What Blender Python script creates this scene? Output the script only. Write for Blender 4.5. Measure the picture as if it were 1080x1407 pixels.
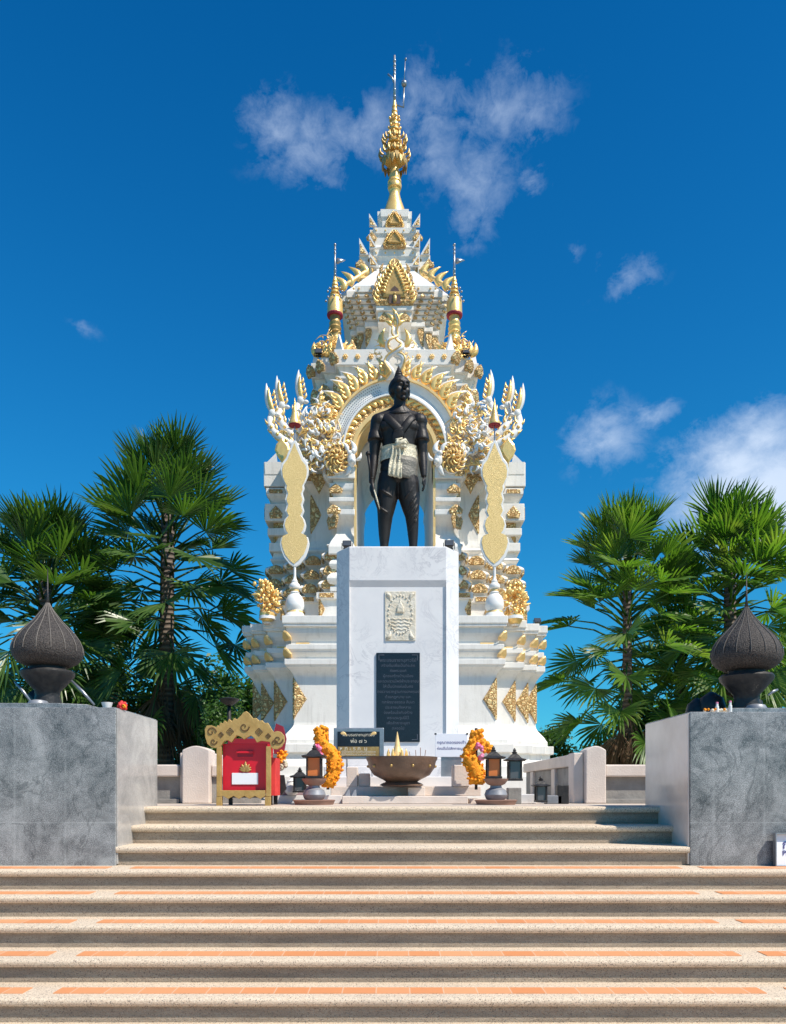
import bpy, bmesh, math, random
from math import sin, cos, pi, radians, atan2, sqrt, hypot
from mathutils import Vector, Matrix
for o in list(bpy.data.objects): bpy.data.objects.remove(o)
SC = bpy.context.scene
COL = SC.collection

# ------------------------------------------------------------ camera
F = 1090.0; CZ = 0.15                    # focal length in photo pixels, eye height above the terrace
cam = bpy.data.cameras.new('camera'); CAM = bpy.data.objects.new('camera', cam); COL.objects.link(CAM)
CAM.location = (0, 0, CZ); CAM.rotation_euler = (pi/2, 0, 0)
cam.sensor_fit = 'HORIZONTAL'; cam.sensor_width = 36; cam.lens = 36*F/1080
cam.shift_y = (1085-703.5)/1080; cam.clip_start = 0.05; cam.clip_end = 2000
SC.camera = CAM
def X(px, d): return (px-540)/F*d
def Z(py, d): return CZ+(1085-py)/F*d

# ------------------------------------------------------------ sun, sky, exposure
SUN_DIR = Vector((0.62, -0.43, 1.0)).normalized()
sun = bpy.data.lights.new('sun', 'SUN'); sun.energy = 4.9; sun.angle = radians(0.5); sun.color = (1, .92, .81)
SUN = bpy.data.objects.new('sun', sun); COL.objects.link(SUN)
SUN.rotation_euler = SUN_DIR.to_track_quat('Z', 'Y').to_euler(); SUN.location = (20, -20, 40)
SC.view_settings.view_transform = 'Standard'; SC.view_settings.look = 'None'
SC.view_settings.exposure = 0.28; SC.view_settings.gamma = 1; SC.view_settings.use_curve_mapping = False
W = bpy.data.worlds.new('World'); SC.world = W; W.use_nodes = True

class NT:
    """tiny helper for node trees"""
    def __init__(s, tree): s.t = tree; s.n = tree.nodes; s.l = tree.links
    def new(s, typ, **kw):
        n = s.n.new(typ)
        for k, v in kw.items():
            if k == 'ins':
                for i, val in v.items():
                    if hasattr(val, 'is_output'): s.l.new(val, n.inputs[i])
                    else: n.inputs[i].default_value = val
            else: setattr(n, k, v)
        return n
    def math(s, op, a, b=0.0, c=0.0, clamp=False):
        n = s.new('ShaderNodeMath', operation=op, use_clamp=clamp, ins={0: a, 1: b, 2: c}); return n.outputs[0]
    def vmath(s, op, a, b=(0, 0, 0)):
        n = s.new('ShaderNodeVectorMath', operation=op, ins={0: a, 1: b})
        return n.outputs['Value'] if op in ('LENGTH', 'DOT_PRODUCT', 'DISTANCE') else n.outputs[0]
    def mix(s, f, a, b, blend='MIX'):
        n = s.new('ShaderNodeMix', data_type='RGBA', blend_type=blend)
        for i, val in ((0, f), (6, a), (7, b)):
            if hasattr(val, 'is_output'): s.l.new(val, n.inputs[i])
            else: n.inputs[i].default_value = val if i == 0 or len(val) == 4 else (*val, 1)
        return n.outputs[2]
    def ramp(s, f, stops):
        n = s.new('ShaderNodeValToRGB'); s.l.new(f, n.inputs[0]); e = n.color_ramp.elements
        while len(e) < len(stops): e.new(0.5)
        for k, (p, c) in enumerate(stops):
            e[k].position = p; e[k].color = (c, c, c, 1) if isinstance(c, (int, float)) else (*c, 1)
        return n.outputs[0]

def world_sky():
    nt = NT(W.node_tree); nt.n.clear()
    tc0 = nt.new('ShaderNodeTexCoord')          # the thin pale band at the horizon stays below the view
    up = nt.vmath('NORMALIZE', nt.vmath('ADD', nt.vmath('MULTIPLY', tc0.outputs['Generated'], (1, 1, .62)), (0, 0, .05)))
    sky = nt.new('ShaderNodeTexSky', sky_type='NISHITA', sun_disc=False, ins={0: up})
    sky.sun_elevation = math.asin(SUN_DIR.z); sky.sun_rotation = atan2(SUN_DIR.x, SUN_DIR.y)
    sky.altitude = 400; sky.air_density = 1.0; sky.dust_density = 0.25; sky.ozone_density = 2.2
    hs = nt.new('ShaderNodeHueSaturation', ins={'Saturation': 1.42, 'Value': 0.97, 'Color': sky.outputs[0]})
    tint = nt.mix(1.0, hs.outputs[0], (0.26, 0.97, 1.08), 'MULTIPLY')
    # clouds: soft patches by direction (azimuth, elevation), broken up by noise
    tc = nt.new('ShaderNodeTexCoord'); sep = nt.new('ShaderNodeSeparateXYZ', ins={0: tc.outputs['Generated']})
    az = nt.math('ARCTAN2', sep.outputs[0], sep.outputs[1]); el = nt.math('ARCSINE', sep.outputs[2])
    ae = nt.new('ShaderNodeCombineXYZ', ins={0: az, 1: el, 2: 0.0}).outputs[0]
    nz = nt.new('ShaderNodeTexNoise', ins={'Vector': nt.vmath('MULTIPLY', ae, (1, 1.45, 1)), 'Scale': 12.0, 'Detail': 10.0, 'Roughness': 0.64, 'Distortion': 0.25})
    nz2 = nt.new('ShaderNodeTexNoise', ins={'Vector': nt.vmath('MULTIPLY', ae, (1, 1.3, 1)), 'Scale': 34.0, 'Detail': 9.0, 'Roughness': 0.68, 'Distortion': 0.4})
    warp = nt.vmath('SCALE', nt.vmath('SUBTRACT', nz.outputs['Color'], (0.5, 0.5, 0.5)))
    warp.node.inputs['Scale'].default_value = 0.06
    aw = nt.vmath('ADD', ae, warp)
    tot = None
    for (px, py, rx, ry, amp) in [(385, 168, 66, 34, .50), (430, 195, 90, 42, .48), (500, 180, 80, 38, .50), (585, 160, 60, 50, .50), (680, 150, 110, 48, .50), (735, 165, 60, 32, .48),
                                  (600, 215, 60, 46, .46), (655, 255, 62, 56, .50), (655, 305, 34, 46, .42), (735, 254, 26, 10, .36),
                                  (865, 378, 46, 26, .46), (795, 350, 14, 16, .28), (125, 448, 28, 10, .26),
                                  (836, 600, 50, 42, .66), (905, 572, 34, 17, .52), (1015, 642, 86, 52, 1.0), (1048, 600, 56, 42, .9), (1060, 680, 120, 80, 1.2), (1200, 660, 180, 90, 1.2)]:
        x, z = (px-540)/F, (1085-py)/F
        A, E = atan2(x, 1), math.asin(z/sqrt(1+x*x+z*z))
        k = 1/sqrt(1+x*x+z*z)
        v = nt.vmath('MULTIPLY', nt.vmath('SUBTRACT', aw, (A, E, 0)), (F/rx/k*.92, F/ry/k*1.0, 0))
        g = nt.math('MULTIPLY', nt.math('SUBTRACT', 1.0, nt.math('MULTIPLY', nt.vmath('LENGTH', v), 0.62), clamp=True), amp)
        tot = g if tot is None else nt.math('MAXIMUM', tot, g)
    dens = nt.math('ADD', tot, nt.math('MULTIPLY', nt.math('SUBTRACT', nz.outputs[0], 0.5), 0.95))
    dens = nt.math('ADD', dens, nt.math('MULTIPLY', nt.math('SUBTRACT', nz2.outputs[0], 0.5), 0.85))
    gate = nt.math('MULTIPLY', tot, 5.0, clamp=True)
    thick = nt.math('ADD', 0.12, nt.math('MULTIPLY', tot, 0.78), clamp=True)
    d = nt.math('MULTIPLY', nt.math('MULTIPLY', nt.math('SUBTRACT', dens, 0.14), 1.15, clamp=True), nt.math('MULTIPLY', gate, thick))
    d = nt.math('MULTIPLY', nt.math('MULTIPLY', d, nt.math('SUBTRACT', 1.7, nt.math('MULTIPLY', d, 0.7))), 1.0, clamp=True)
    col = nt.mix(d, tint, (5.6, 6.7, 8.4))
    bg = nt.new('ShaderNodeBackground', ins={'Color': col, 'Strength': 0.1})
    out = nt.new('ShaderNodeOutputWorld', ins={0: bg.outputs[0]})
world_sky()

# ------------------------------------------------------------ materials
def mat(name, col, rough=0.6, metal=0.0, col2=None, scale=8.0, detail=5, bump=0.0, bscale=40.0, spec=0.5, ramp=(.35, .65), coat=0.0, extra=None):
    m = bpy.data.materials.new(name); m.use_nodes = True
    nt = NT(m.node_tree); b = nt.n['Principled BSDF']
    b.inputs['Roughness'].default_value = rough; b.inputs['Metallic'].default_value = metal
    b.inputs['Specular IOR Level'].default_value = spec; b.inputs['Coat Weight'].default_value = coat
    tc = nt.new('ShaderNodeTexCoord'); P = tc.outputs['Object']
    c = None
    if col2 is not None:
        n = nt.new('ShaderNodeTexNoise', ins={'Vector': P, 'Scale': scale, 'Detail': detail, 'Roughness': 0.6})
        f = nt.ramp(n.outputs[0], [(ramp[0], 0.0), (ramp[1], 1.0)])
        c = nt.mix(f, col, col2)
    if extra: c = extra(nt, b, P, c if c is not None else col)
    if c is None: b.inputs['Base Color'].default_value = (*col, 1)
    elif hasattr(c, 'is_output'): nt.l.new(c, b.inputs['Base Color'])
    if bump:
        n = nt.new('ShaderNodeTexNoise', ins={'Vector': P, 'Scale': bscale, 'Detail': 4.0})
        bp = nt.new('ShaderNodeBump', ins={'Strength': bump, 'Distance': 0.02, 'Height': n.outputs[0]})
        nt.l.new(bp.outputs[0], b.inputs['Normal'])
    return m

def x_white(nt, b, P, c):                     # lime wash with rain streaks and grime of its own
    s = nt.new('ShaderNodeMapping', ins={0: P, 'Scale': (3.0, 3.0, 0.35)})
    n = nt.new('ShaderNodeTexNoise', ins={'Vector': s.outputs[0], 'Scale': 3.5, 'Detail': 7.0, 'Roughness': .65})
    f = nt.ramp(n.outputs[0], [(.50, 0.0), (.76, .55)])
    g = nt.new('ShaderNodeTexNoise', ins={'Vector': P, 'Scale': 9.0, 'Detail': 8.0, 'Roughness': .7})
    c = nt.mix(nt.ramp(g.outputs[0], [(.56, 0.0), (.70, .28)]), c, (.60, .57, .50))
    return nt.mix(f, c, (.50, .47, .42))
M = {}
M['white'] = mat('white_plaster', (.82, .79, .73), .55, 0, (.76, .73, .67), 2.5, bump=.12, bscale=30, extra=x_white)
M['enamel'] = mat('white_enamel', (.82, .81, .78), .3, 0, (.76, .75, .72), 6)
def x_fil(nt, b, P, c):                       # pierced gilt relief: gold tendrils over an ochre ground that paints in the recess shade
    v = nt.new('ShaderNodeTexVoronoi', feature='DISTANCE_TO_EDGE', ins={'Vector': P, 'Scale': 10.0})
    w = nt.new('ShaderNodeTexNoise', ins={'Vector': P, 'Scale': 13.0, 'Detail': 2.0, 'Distortion': 2.2})
    f = nt.math('MULTIPLY', nt.math('MULTIPLY', v.outputs[0], 7.0, clamp=True), nt.ramp(w.outputs[0], [(.36, 0.0), (.56, 1.0)]), clamp=True)
    bp = nt.new('ShaderNodeBump', ins={'Strength': .9, 'Distance': .03, 'Height': f}); nt.l.new(bp.outputs[0], b.inputs['Normal'])
    nt.l.new(nt.math('MULTIPLY', f, .3), b.inputs['Metallic'])
    return nt.mix(f, (.46, .24, .07), (1.0, .75, .36))
M['filigree'] = mat('gilt_filigree', (.8, .5, .15), .36, .3, extra=x_fil)
M['gold'] = mat('polished_gold', (1.0, .69, .25), .30, .42, (.92, .58, .19), 9, bump=.25, bscale=60)
M['goldpaint'] = mat('gold_paint', (.95, .66, .29), .42, .25, (.84, .54, .20), 7, bump=.15)
M['oldgold'] = mat('antique_gold_paint', (.52, .34, .115), .45, .25, (.42, .26, .08), 12, bump=.2)
M['goldglitter'] = mat('gold_mosaic', (.86, .66, .30), .4, .25, (.66, .46, .16), 70, 2, bump=.8, bscale=120)
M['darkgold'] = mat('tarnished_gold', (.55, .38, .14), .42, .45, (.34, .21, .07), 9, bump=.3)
def x_marble(nt, b, P, c):
    n = nt.new('ShaderNodeTexNoise', ins={'Vector': P, 'Scale': 2.3, 'Detail': 8.0, 'Roughness': .7, 'Distortion': 1.4})
    f = nt.ramp(nt.math('ABSOLUTE', nt.math('SUBTRACT', n.outputs[0], .5)), [(0.0, .55), (.035, 0.0)])
    g = nt.new('ShaderNodeTexNoise', ins={'Vector': P, 'Scale': 1.1, 'Detail': 3.0})
    f2 = nt.math('MULTIPLY', f, nt.ramp(g.outputs[0], [(.45, 0.0), (.62, 1.0)]))
    return nt.mix(f2, c, (.38, .37, .40))
M['marble'] = mat('white_marble', (.78, .76, .745), .35, 0, (.70, .685, .68), 1.6, extra=x_marble)
M['beige'] = mat('beige_marble', (.74, .69, .58), .5, 0, (.62, .54, .40), 7, bump=.5, bscale=30)
M['bronze'] = mat('dark_bronze', (.010, .0085, .008), .50, .10, (.020, .0165, .015), 9, bump=.15, bscale=50, spec=.4)
M['black'] = mat('black_metal', (.018, .018, .02), .5, .3, (.04, .038, .036), 18, bump=.2)
M['plaque'] = mat('black_granite_polish', (.007, .009, .015), .28, 0, (.012, .016, .024), 60, 2)
def x_granite(nt, b, P, c):
    a = nt.new('ShaderNodeTexNoise', ins={'Vector': P, 'Scale': 3.4, 'Detail': 12.0, 'Roughness': .78, 'Distortion': .4})
    s = nt.new('ShaderNodeTexNoise', ins={'Vector': P, 'Scale': 160.0, 'Detail': 3.0})
    c1 = nt.mix(nt.ramp(a.outputs[0], [(.36, 0.0), (.66, 1.0)]), (.105, .112, .118), (.44, .455, .46))
    c2 = nt.mix(nt.ramp(s.outputs[0], [(.40, .6), (.56, 0.0)]), c1, (.035, .04, .046))
    c2 = nt.mix(nt.ramp(s.outputs[0], [(.53, 0.0), (.66, .35)]), c2, (.44, .46, .47))
    sep = nt.new('ShaderNodeSeparateXYZ', ins={0: P})
    e = nt.new('ShaderNodeTexNoise', ins={'Vector': P, 'Scale': 1.7, 'Detail': 6.0, 'Roughness': .7, 'Distortion': .8})
    c2 = nt.mix(nt.ramp(e.outputs[0], [(.52, 0.0), (.70, .5)]), c2, (.42, .44, .44))
    v = nt.new('ShaderNodeTexNoise', ins={'Vector': P, 'Scale': 1.4, 'Detail': 7.0, 'Roughness': .6, 'Distortion': 1.0})
    vein = nt.ramp(nt.math('ABSOLUTE', nt.math('SUBTRACT', v.outputs[0], .5)), [(0.0, .45), (.016, 0.0)])
    c2 = nt.mix(vein, c2, (.030, .034, .04))
    w = nt.math('ABSOLUTE', nt.math('SUBTRACT', nt.math('FRACT', nt.math('ADD', nt.math('DIVIDE', sep.outputs[0], .40), .23)), .5))
    j = nt.ramp(w, [(.0, .26), (.035, 0.0)])
    w = nt.math('ABSOLUTE', nt.math('SUBTRACT', sep.outputs[2], .34)); j2 = nt.ramp(w, [(.0, .4), (.008, 0.0)])
    return nt.mix(nt.math('MULTIPLY', nt.math('MAXIMUM', j, j2), nt.ramp(e.outputs[0], [(.35, .2), (.6, 1.0)])), c2, (.46, .48, .48))
M['granite'] = mat('grey_granite', (.2, .2, .2), .16, extra=x_granite)
def x_pale(nt, b, P, c):
    a = nt.new('ShaderNodeTexNoise', ins={'Vector': P, 'Scale': 2.5, 'Detail': 8.0, 'Roughness': .7, 'Distortion': .8})
    c1 = nt.mix(nt.ramp(a.outputs[0], [(.35, 0.0), (.68, 1.0)]), (.31, .30, .285), (.56, .535, .50))
    s = nt.new('ShaderNodeTexNoise', ins={'Vector': P, 'Scale': 140.0, 'Detail': 2.0})
    return nt.mix(nt.ramp(s.outputs[0], [(.42, .35), (.55, 0.0)]), c1, (.20, .20, .20))
M['lightenedgranite'] = mat('lightened_granite', (.60, .52, .45), .14, 0, (.72, .65, .58), 2.5, 8)  # pale granite, colour lightened to offset shade on the right inner face
M['palegranite'] = mat('pale_granite', (.4, .4, .4), .14, extra=x_pale)
def x_gravel(nt, b, P, c):
    s = nt.new('ShaderNodeTexVoronoi', ins={'Vector': P, 'Scale': 190.0})
    bw = nt.new('ShaderNodeSeparateColor', ins={0: s.outputs['Color']})
    c1 = nt.mix(bw.outputs[0], (.53, .42, .30), (.78, .655, .50))
    a = nt.new('ShaderNodeTexNoise', ins={'Vector': P, 'Scale': 1.3, 'Detail': 7.0, 'Roughness': .65})
    c1 = nt.mix(nt.ramp(a.outputs[0], [(.50, 0.0), (.74, .35)]), c1, (.44, .36, .28))
    bp = nt.new('ShaderNodeBump', ins={'Strength': .55, 'Distance': .006, 'Height': s.outputs[0]}); bp.invert = True
    nt.l.new(bp.outputs[0], b.inputs['Normal'])
    return nt.mix(nt.math('LESS_THAN', bw.outputs[1], .08), c1, (.24, .19, .15))
M['gravel'] = mat('washed_gravel', (.5, .43, .35), .8, extra=x_gravel)
def x_riser(nt, b, P, c):                       # weathered riser with shade mixed into its colour, stained in long horizontal drips
    c = x_gravel(nt, b, P, c)
    mp = nt.new('ShaderNodeMapping', ins={0: P, 'Scale': (1.2, 1.0, 9.0)})
    a = nt.new('ShaderNodeTexNoise', ins={'Vector': mp.outputs[0], 'Scale': 1.6, 'Detail': 7.0, 'Roughness': .7})
    return nt.mix(nt.ramp(a.outputs[0], [(.30, .80), (.7, .42)]), c, (.16, .122, .09))
M['riser'] = mat('shaded_stained_riser', (.3, .26, .22), .85, extra=x_riser)
def x_tile(nt, b, P, c):
    sep = nt.new('ShaderNodeSeparateXYZ', ins={0: P})
    u = nt.math('DIVIDE', sep.outputs[0], .2)
    j = nt.math('LESS_THAN', nt.math('ABSOLUTE', nt.math('SUBTRACT', nt.math('FRACT', u), .5)), .02)
    wn = nt.new('ShaderNodeTexWhiteNoise', noise_dimensions='1D', ins={'W': nt.math('FLOOR', nt.math('ADD', u, .5))})
    c1 = nt.mix(wn.outputs[0], (.66, .26, .10), (.73, .34, .16))
    return nt.mix(nt.math('MULTIPLY', j, .6), c1, (.74, .52, .36))
M['tile'] = mat('orange_clay_tile', (.55, .2, .07), .6, extra=x_tile)
M['pinkstone'] = mat('pink_sandstone', (.76, .66, .58), .65, 0, (.64, .55, .48), 3, bump=.2, bscale=60)
M['pinkband'] = mat('mauve_stone', (.36, .25, .26), .6, 0, (.30, .21, .22), 6)
M['greypanel'] = mat('grey_stone_panel', (.20, .19, .18), .7, 0, (.30, .29, .27), 5, bump=.2)
M['red'] = mat('red_lacquer', (.62, .006, .022), .38, 0, (.54, .006, .02), 5)
M['redpaper'] = mat('red_cloth', (.74, .05, .04), .7, 0, (.60, .03, .03), 9)
M['maroon'] = mat('maroon_cloth', (.26, .015, .035), .7)
M['paper'] = mat('white_card', (.80, .82, .86), .5, 0, (.76, .78, .83), 3)
M['ink'] = mat('blue_ink', (.05, .05, .22), .6)
M['inklight'] = mat('silver_lettering', (.075, .085, .11), .5)
M['cream'] = mat('cream_lettering', (.72, .66, .52), .5)
M['marigold'] = mat('marigold_petals', (1.0, .30, .004), .7, 0, (1.0, .42, .010), 60, 2, bump=.8, bscale=90)
M['pink'] = mat('pink_ribbon', (.75, .10, .28), .55, 0, (.80, .3, .45), 20)
M['clay'] = mat('brown_glazed_clay', (.11, .065, .042), .38, 0, (.17, .105, .07), 7, bump=.25)
M['terracotta'] = mat('terracotta', (.33, .19, .14), .7, 0, (.26, .15, .11), 9)
M['sash'] = mat('pale_gold_brocade', (.50, .45, .31), .42, .1, (.68, .63, .48), 34, 3, bump=.7, bscale=55)
M['steel'] = mat('galvanised_steel', (.40, .41, .43), .35, .7, (.30, .31, .33), 12)
M['stonegrey'] = mat('grey_urn_stone', (.20, .21, .23), .45, .2, (.30, .31, .33), 8)
def x_bud(nt, b, P, c):
    n = nt.new('ShaderNodeTexNoise', ins={'Vector': P, 'Scale': 90.0, 'Detail': 3.0})
    bp = nt.new('ShaderNodeBump', ins={'Strength': .9, 'Distance': .012, 'Height': n.outputs[0]}); nt.l.new(bp.outputs[0], b.inputs['Normal'])
    return nt.mix(nt.ramp(n.outputs[0], [(.38, 0.0), (.66, 1.0)]), (.024, .020, .018), (.085, .073, .065))
M['bud'] = mat('dark_woven_metal', (.06, .05, .045), .75, .1, extra=x_bud)
M['glass'] = mat('lantern_glass', (.10, .10, .11), .15, 0, spec=.6)
M['lawn'] = mat('lawn', (.10, .105, .05), .9, 0, (.17, .15, .09), 2, bump=.6)
M['paving'] = mat('paving', (.58, .49, .41), .85, 0, (.48, .41, .34), 1.5, bump=.15)
M['orangepane'] = mat('orange_lantern_pane', (.62, .18, .04), .4)

def leafmat(name, c1, c2, c3, trans=.44, rough=.42, scale=1.3):
    m = bpy.data.materials.new(name); m.use_nodes = True; nt = NT(m.node_tree); b = nt.n['Principled BSDF']; out = nt.n['Material Output']
    g = nt.new('ShaderNodeNewGeometry'); tc = nt.new('ShaderNodeTexCoord')
    n = nt.new('ShaderNodeTexNoise', ins={'Vector': tc.outputs['Object'], 'Scale': scale, 'Detail': 4.0})
    c = nt.mix(g.outputs['Random Per Island'], c1, c2)
    c = nt.mix(nt.ramp(n.outputs[0], [(.55, 0.0), (.72, .7)]), c, c3)
    nt.l.new(c, b.inputs['Base Color']); b.inputs['Roughness'].default_value = rough
    t = nt.new('ShaderNodeBsdfTranslucent'); tcol = nt.mix(1.0, c, (1.6, 1.9, .7), 'MULTIPLY'); nt.l.new(tcol, t.inputs[0])
    ms = nt.new('ShaderNodeMixShader', ins={0: trans, 1: b.outputs[0], 2: t.outputs[0]}); nt.l.new(ms.outputs[0], out.inputs[0])
    return m
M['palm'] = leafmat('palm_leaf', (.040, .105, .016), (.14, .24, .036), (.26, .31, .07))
M['palmshade'] = leafmat('shaded_palm_leaf', (.034, .088, .020), (.095, .17, .036), (.19, .25, .075), .40, .33)  # same palm leaf, colour darkened for the shade on the left palms
M['dead'] = leafmat('dead_palm_leaf', (.10, .055, .03), (.19, .12, .07), (.06, .035, .02), .15, .8)
M['bush'] = leafmat('bush_leaf', (.035, .085, .015), (.08, .16, .03), (.11, .19, .035), .35)
def x_trunk(nt, b, P, c):
    w = nt.new('ShaderNodeTexWave', wave_type='BANDS', bands_direction='Z', ins={'Vector': P, 'Scale': 2.6, 'Distortion': 3.0, 'Detail': 3.0})
    bp = nt.new('ShaderNodeBump', ins={'Strength': .8, 'Distance': .04, 'Height': w.outputs[0]}); nt.l.new(bp.outputs[0], b.inputs['Normal'])
    return nt.mix(w.outputs[0], (.07, .05, .038), c if not hasattr(c, 'is_output') else c)
M['trunk'] = mat('palm_trunk', (.20, .155, .12), .85, 0, (.13, .10, .075), 6, extra=x_trunk)

# ------------------------------------------------------------ mesh helpers
class MB:
    def __init__(s): s.v = []; s.f = []
    def add(s, vs, fs):
        b = len(s.v); s.v += [tuple(v) for v in vs]; s.f += [tuple(i+b for i in f) for f in fs]; return s
    def box(s, x0, x1, y0, y1, z0, z1):
        return s.add([(x0,y0,z0),(x1,y0,z0),(x1,y1,z0),(x0,y1,z0),(x0,y0,z1),(x1,y0,z1),(x1,y1,z1),(x0,y1,z1)],
                     [(0,3,2,1),(4,5,6,7),(0,1,5,4),(1,2,6,5),(2,3,7,6),(3,0,4,7)])
    def rings(s, R, caps=(True, True)):
        n = len(R[0]); vs = [p for r in R for p in r]; fs = []
        for k in range(len(R)-1):
            for i in range(n):
                j = (i+1) % n; fs.append((k*n+i, k*n+j, (k+1)*n+j, (k+1)*n+i))
        if caps[0]: fs.append(tuple(range(n-1, -1, -1)))
        if caps[1]: fs.append(tuple((len(R)-1)*n+i for i in range(n)))
        return s.add(vs, fs)
    def lathe(s, prof, c=(0, 0, 0), n=24, sx=1, sy=1):
        return s.rings([[(c[0]+r*sx*cos(2*pi*i/n), c[1]+r*sy*sin(2*pi*i/n), c[2]+z) for i in range(n)] for r, z in prof])
    def tube(s, path, rad, n=8, flat=(1, 1), ref=None):
        P = [Vector(p) for p in path]
        if not isinstance(rad, (list, tuple)): rad = [rad]*len(P)
        R = []; a = Vector(ref) if ref else None
        for k, p in enumerate(P):
            t = (P[min(k+1, len(P)-1)]-P[max(k-1, 0)]).normalized()
            if a is None: a = Vector((0, 0, 1)) if abs(t.z) < .9 else Vector((0, 1, 0))
            u = (a - t*a.dot(t)); 
            if u.length < 1e-4: u = t.orthogonal()
            u.normalize(); w = t.cross(u)
            if ref is None: a = u
            r = rad[k]
            R.append([p+u*(r*flat[0]*cos(2*pi*i/n))+w*(r*flat[1]*sin(2*pi*i/n)) for i in range(n)])
        return s.rings(R)
    def ball(s, c, r, n=8, m=6, ry=None, rz=None):
        ry = ry or r; rz = rz or r
        R = []
        for k in range(1, m):
            a = -pi/2+pi*k/m
            R.append([(c[0]+r*cos(a)*cos(2*pi*i/n), c[1]+ry*cos(a)*sin(2*pi*i/n), c[2]+rz*sin(a)) for i in range(n)])
        b = len(s.v); s.rings(R, (False, False))
        s.v += [(c[0], c[1], c[2]-rz), (c[0], c[1], c[2]+rz)]
        for i in range(n):
            j = (i+1) % n
            s.f.append((b+j, b+i, len(s.v)-2)); q = b+(m-2)*n; s.f.append((q+i, q+j, len(s.v)-1))
        return s
    def ext(s, poly, O, u, v, nrm, t):
        """extrude a 2-D outline (in u, v) by t along nrm"""
        O, u, v, nrm = Vector(O), Vector(u), Vector(v), Vector(nrm)
        a = [O+u*p[0]+v*p[1] for p in poly]; b = [p+nrm*t for p in a]
        return s.rings([a, b])
    def relief(s, poly, O, u, v, nrm, t, inset=.8, ctr=(0, .4), hollow=1.0):
        O, u, v, nrm = Vector(O), Vector(u), Vector(v), Vector(nrm); n = len(poly)
        def ring(k, h): return [O+u*(ctr[0]+(p[0]-ctr[0])*k)+v*(ctr[1]+(p[1]-ctr[1])*k)+nrm*h for p in poly]
        R = [ring(1, 0), ring(1, t*.55), ring(inset, t), ring(inset*.55, t*hollow), ring(.05, t*hollow*1.05)]
        return s.rings(R)
    def xform(s, m, start=0):
        for i in range(start, len(s.v)): s.v[i] = tuple(m @ Vector(s.v[i]))
        return s
    def build(s, name, m, parent=None, smooth=False, bevel=0, loc=None):
        off = Vector((0, 0, 0)); p = parent
        while p is not None: off += p.location; p = p.parent
        if loc is not None: off = off+Vector(loc)
        me = bpy.data.meshes.new(name)
        me.from_pydata([tuple(Vector(v)-off) for v in s.v], [], s.f); me.validate()
        bm = bmesh.new(); bm.from_mesh(me); bmesh.ops.recalc_face_normals(bm, faces=bm.faces); bm.to_mesh(me); bm.free()
        o = bpy.data.objects.new(name, me); COL.objects.link(o)
        if loc is not None: o.location = loc
        if m: me.materials.append(M[m] if isinstance(m, str) else m)
        if parent is not None: o.parent = parent
        if smooth == 'auto':
            me.shade_smooth() if hasattr(me, 'shade_smooth') else None
            try: me.set_sharp_from_angle(angle=radians(38))
            except Exception: pass
        elif smooth:
            for p in me.polygons: p.use_smooth = True
        if bevel:
            b = o.modifiers.new('bevel', 'BEVEL'); b.width = bevel; b.segments = 2; b.limit_method = 'ANGLE'; b.angle_limit = radians(40)
        return o
def tag(o, label=None, cat=None, group=None, kind=None):
    if label: o['label'] = label
    if cat: o['category'] = cat
    if group: o['group'] = group
    if kind: o['kind'] = kind
    return o
def empty(name, loc, label, cat, group=None):
    o = bpy.data.objects.new(name, None); COL.objects.link(o); o.location = loc; o.empty_display_size = .2
    return tag(o, label, cat, group)
def copy_tree(o, loc=None, parent=None, label=None):
    c = o.copy(); COL.objects.link(c)
    if parent is not None: c.parent = parent
    if loc is not None: c.location = loc
    if label: c['label'] = label
    for ch in list(o.children): copy_tree(ch, parent=c)
    return c
def bake(o):
    """replace the modifiers of o by their result"""
    dg = bpy.context.evaluated_depsgraph_get(); dg.update()
    me = bpy.data.meshes.new_from_object(o.evaluated_get(dg)); o.modifiers.clear(); old = o.data; o.data = me
    return o
def text_mb(body, size, O, u, v, nrm, depth=.003, align='CENTER', width=None):
    cu = bpy.data.curves.new('txt', 'FONT'); cu.body = body; cu.size = size; cu.align_x = align; cu.align_y = 'CENTER'; cu.extrude = depth; cu.resolution_u = 2
    o = bpy.data.objects.new('txt', cu); COL.objects.link(o)
    dg = bpy.context.evaluated_depsgraph_get(); dg.update(); me = o.evaluated_get(dg).to_mesh()
    vs = [x.co.copy() for x in me.vertices]; fs = [tuple(p.vertices) for p in me.polygons]
    bpy.data.objects.remove(o); bpy.data.curves.remove(cu)
    k = 1.0
    if width and vs:
        w = max(x.x for x in vs)-min(x.x for x in vs); k = width/w if w > 0 else 1
    O, u, v, nrm = Vector(O), Vector(u), Vector(v), Vector(nrm)
    mb = MB(); mb.add([O+u*p.x*k+v*p.y*min(k, 1.0 if k < 1 else k)+nrm*p.z for p in vs], fs); return mb
FU, FV, FN = (1, 0, 0), (0, 0, 1), (0, -1, 0)            # frame of a face that looks at the visitor

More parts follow.
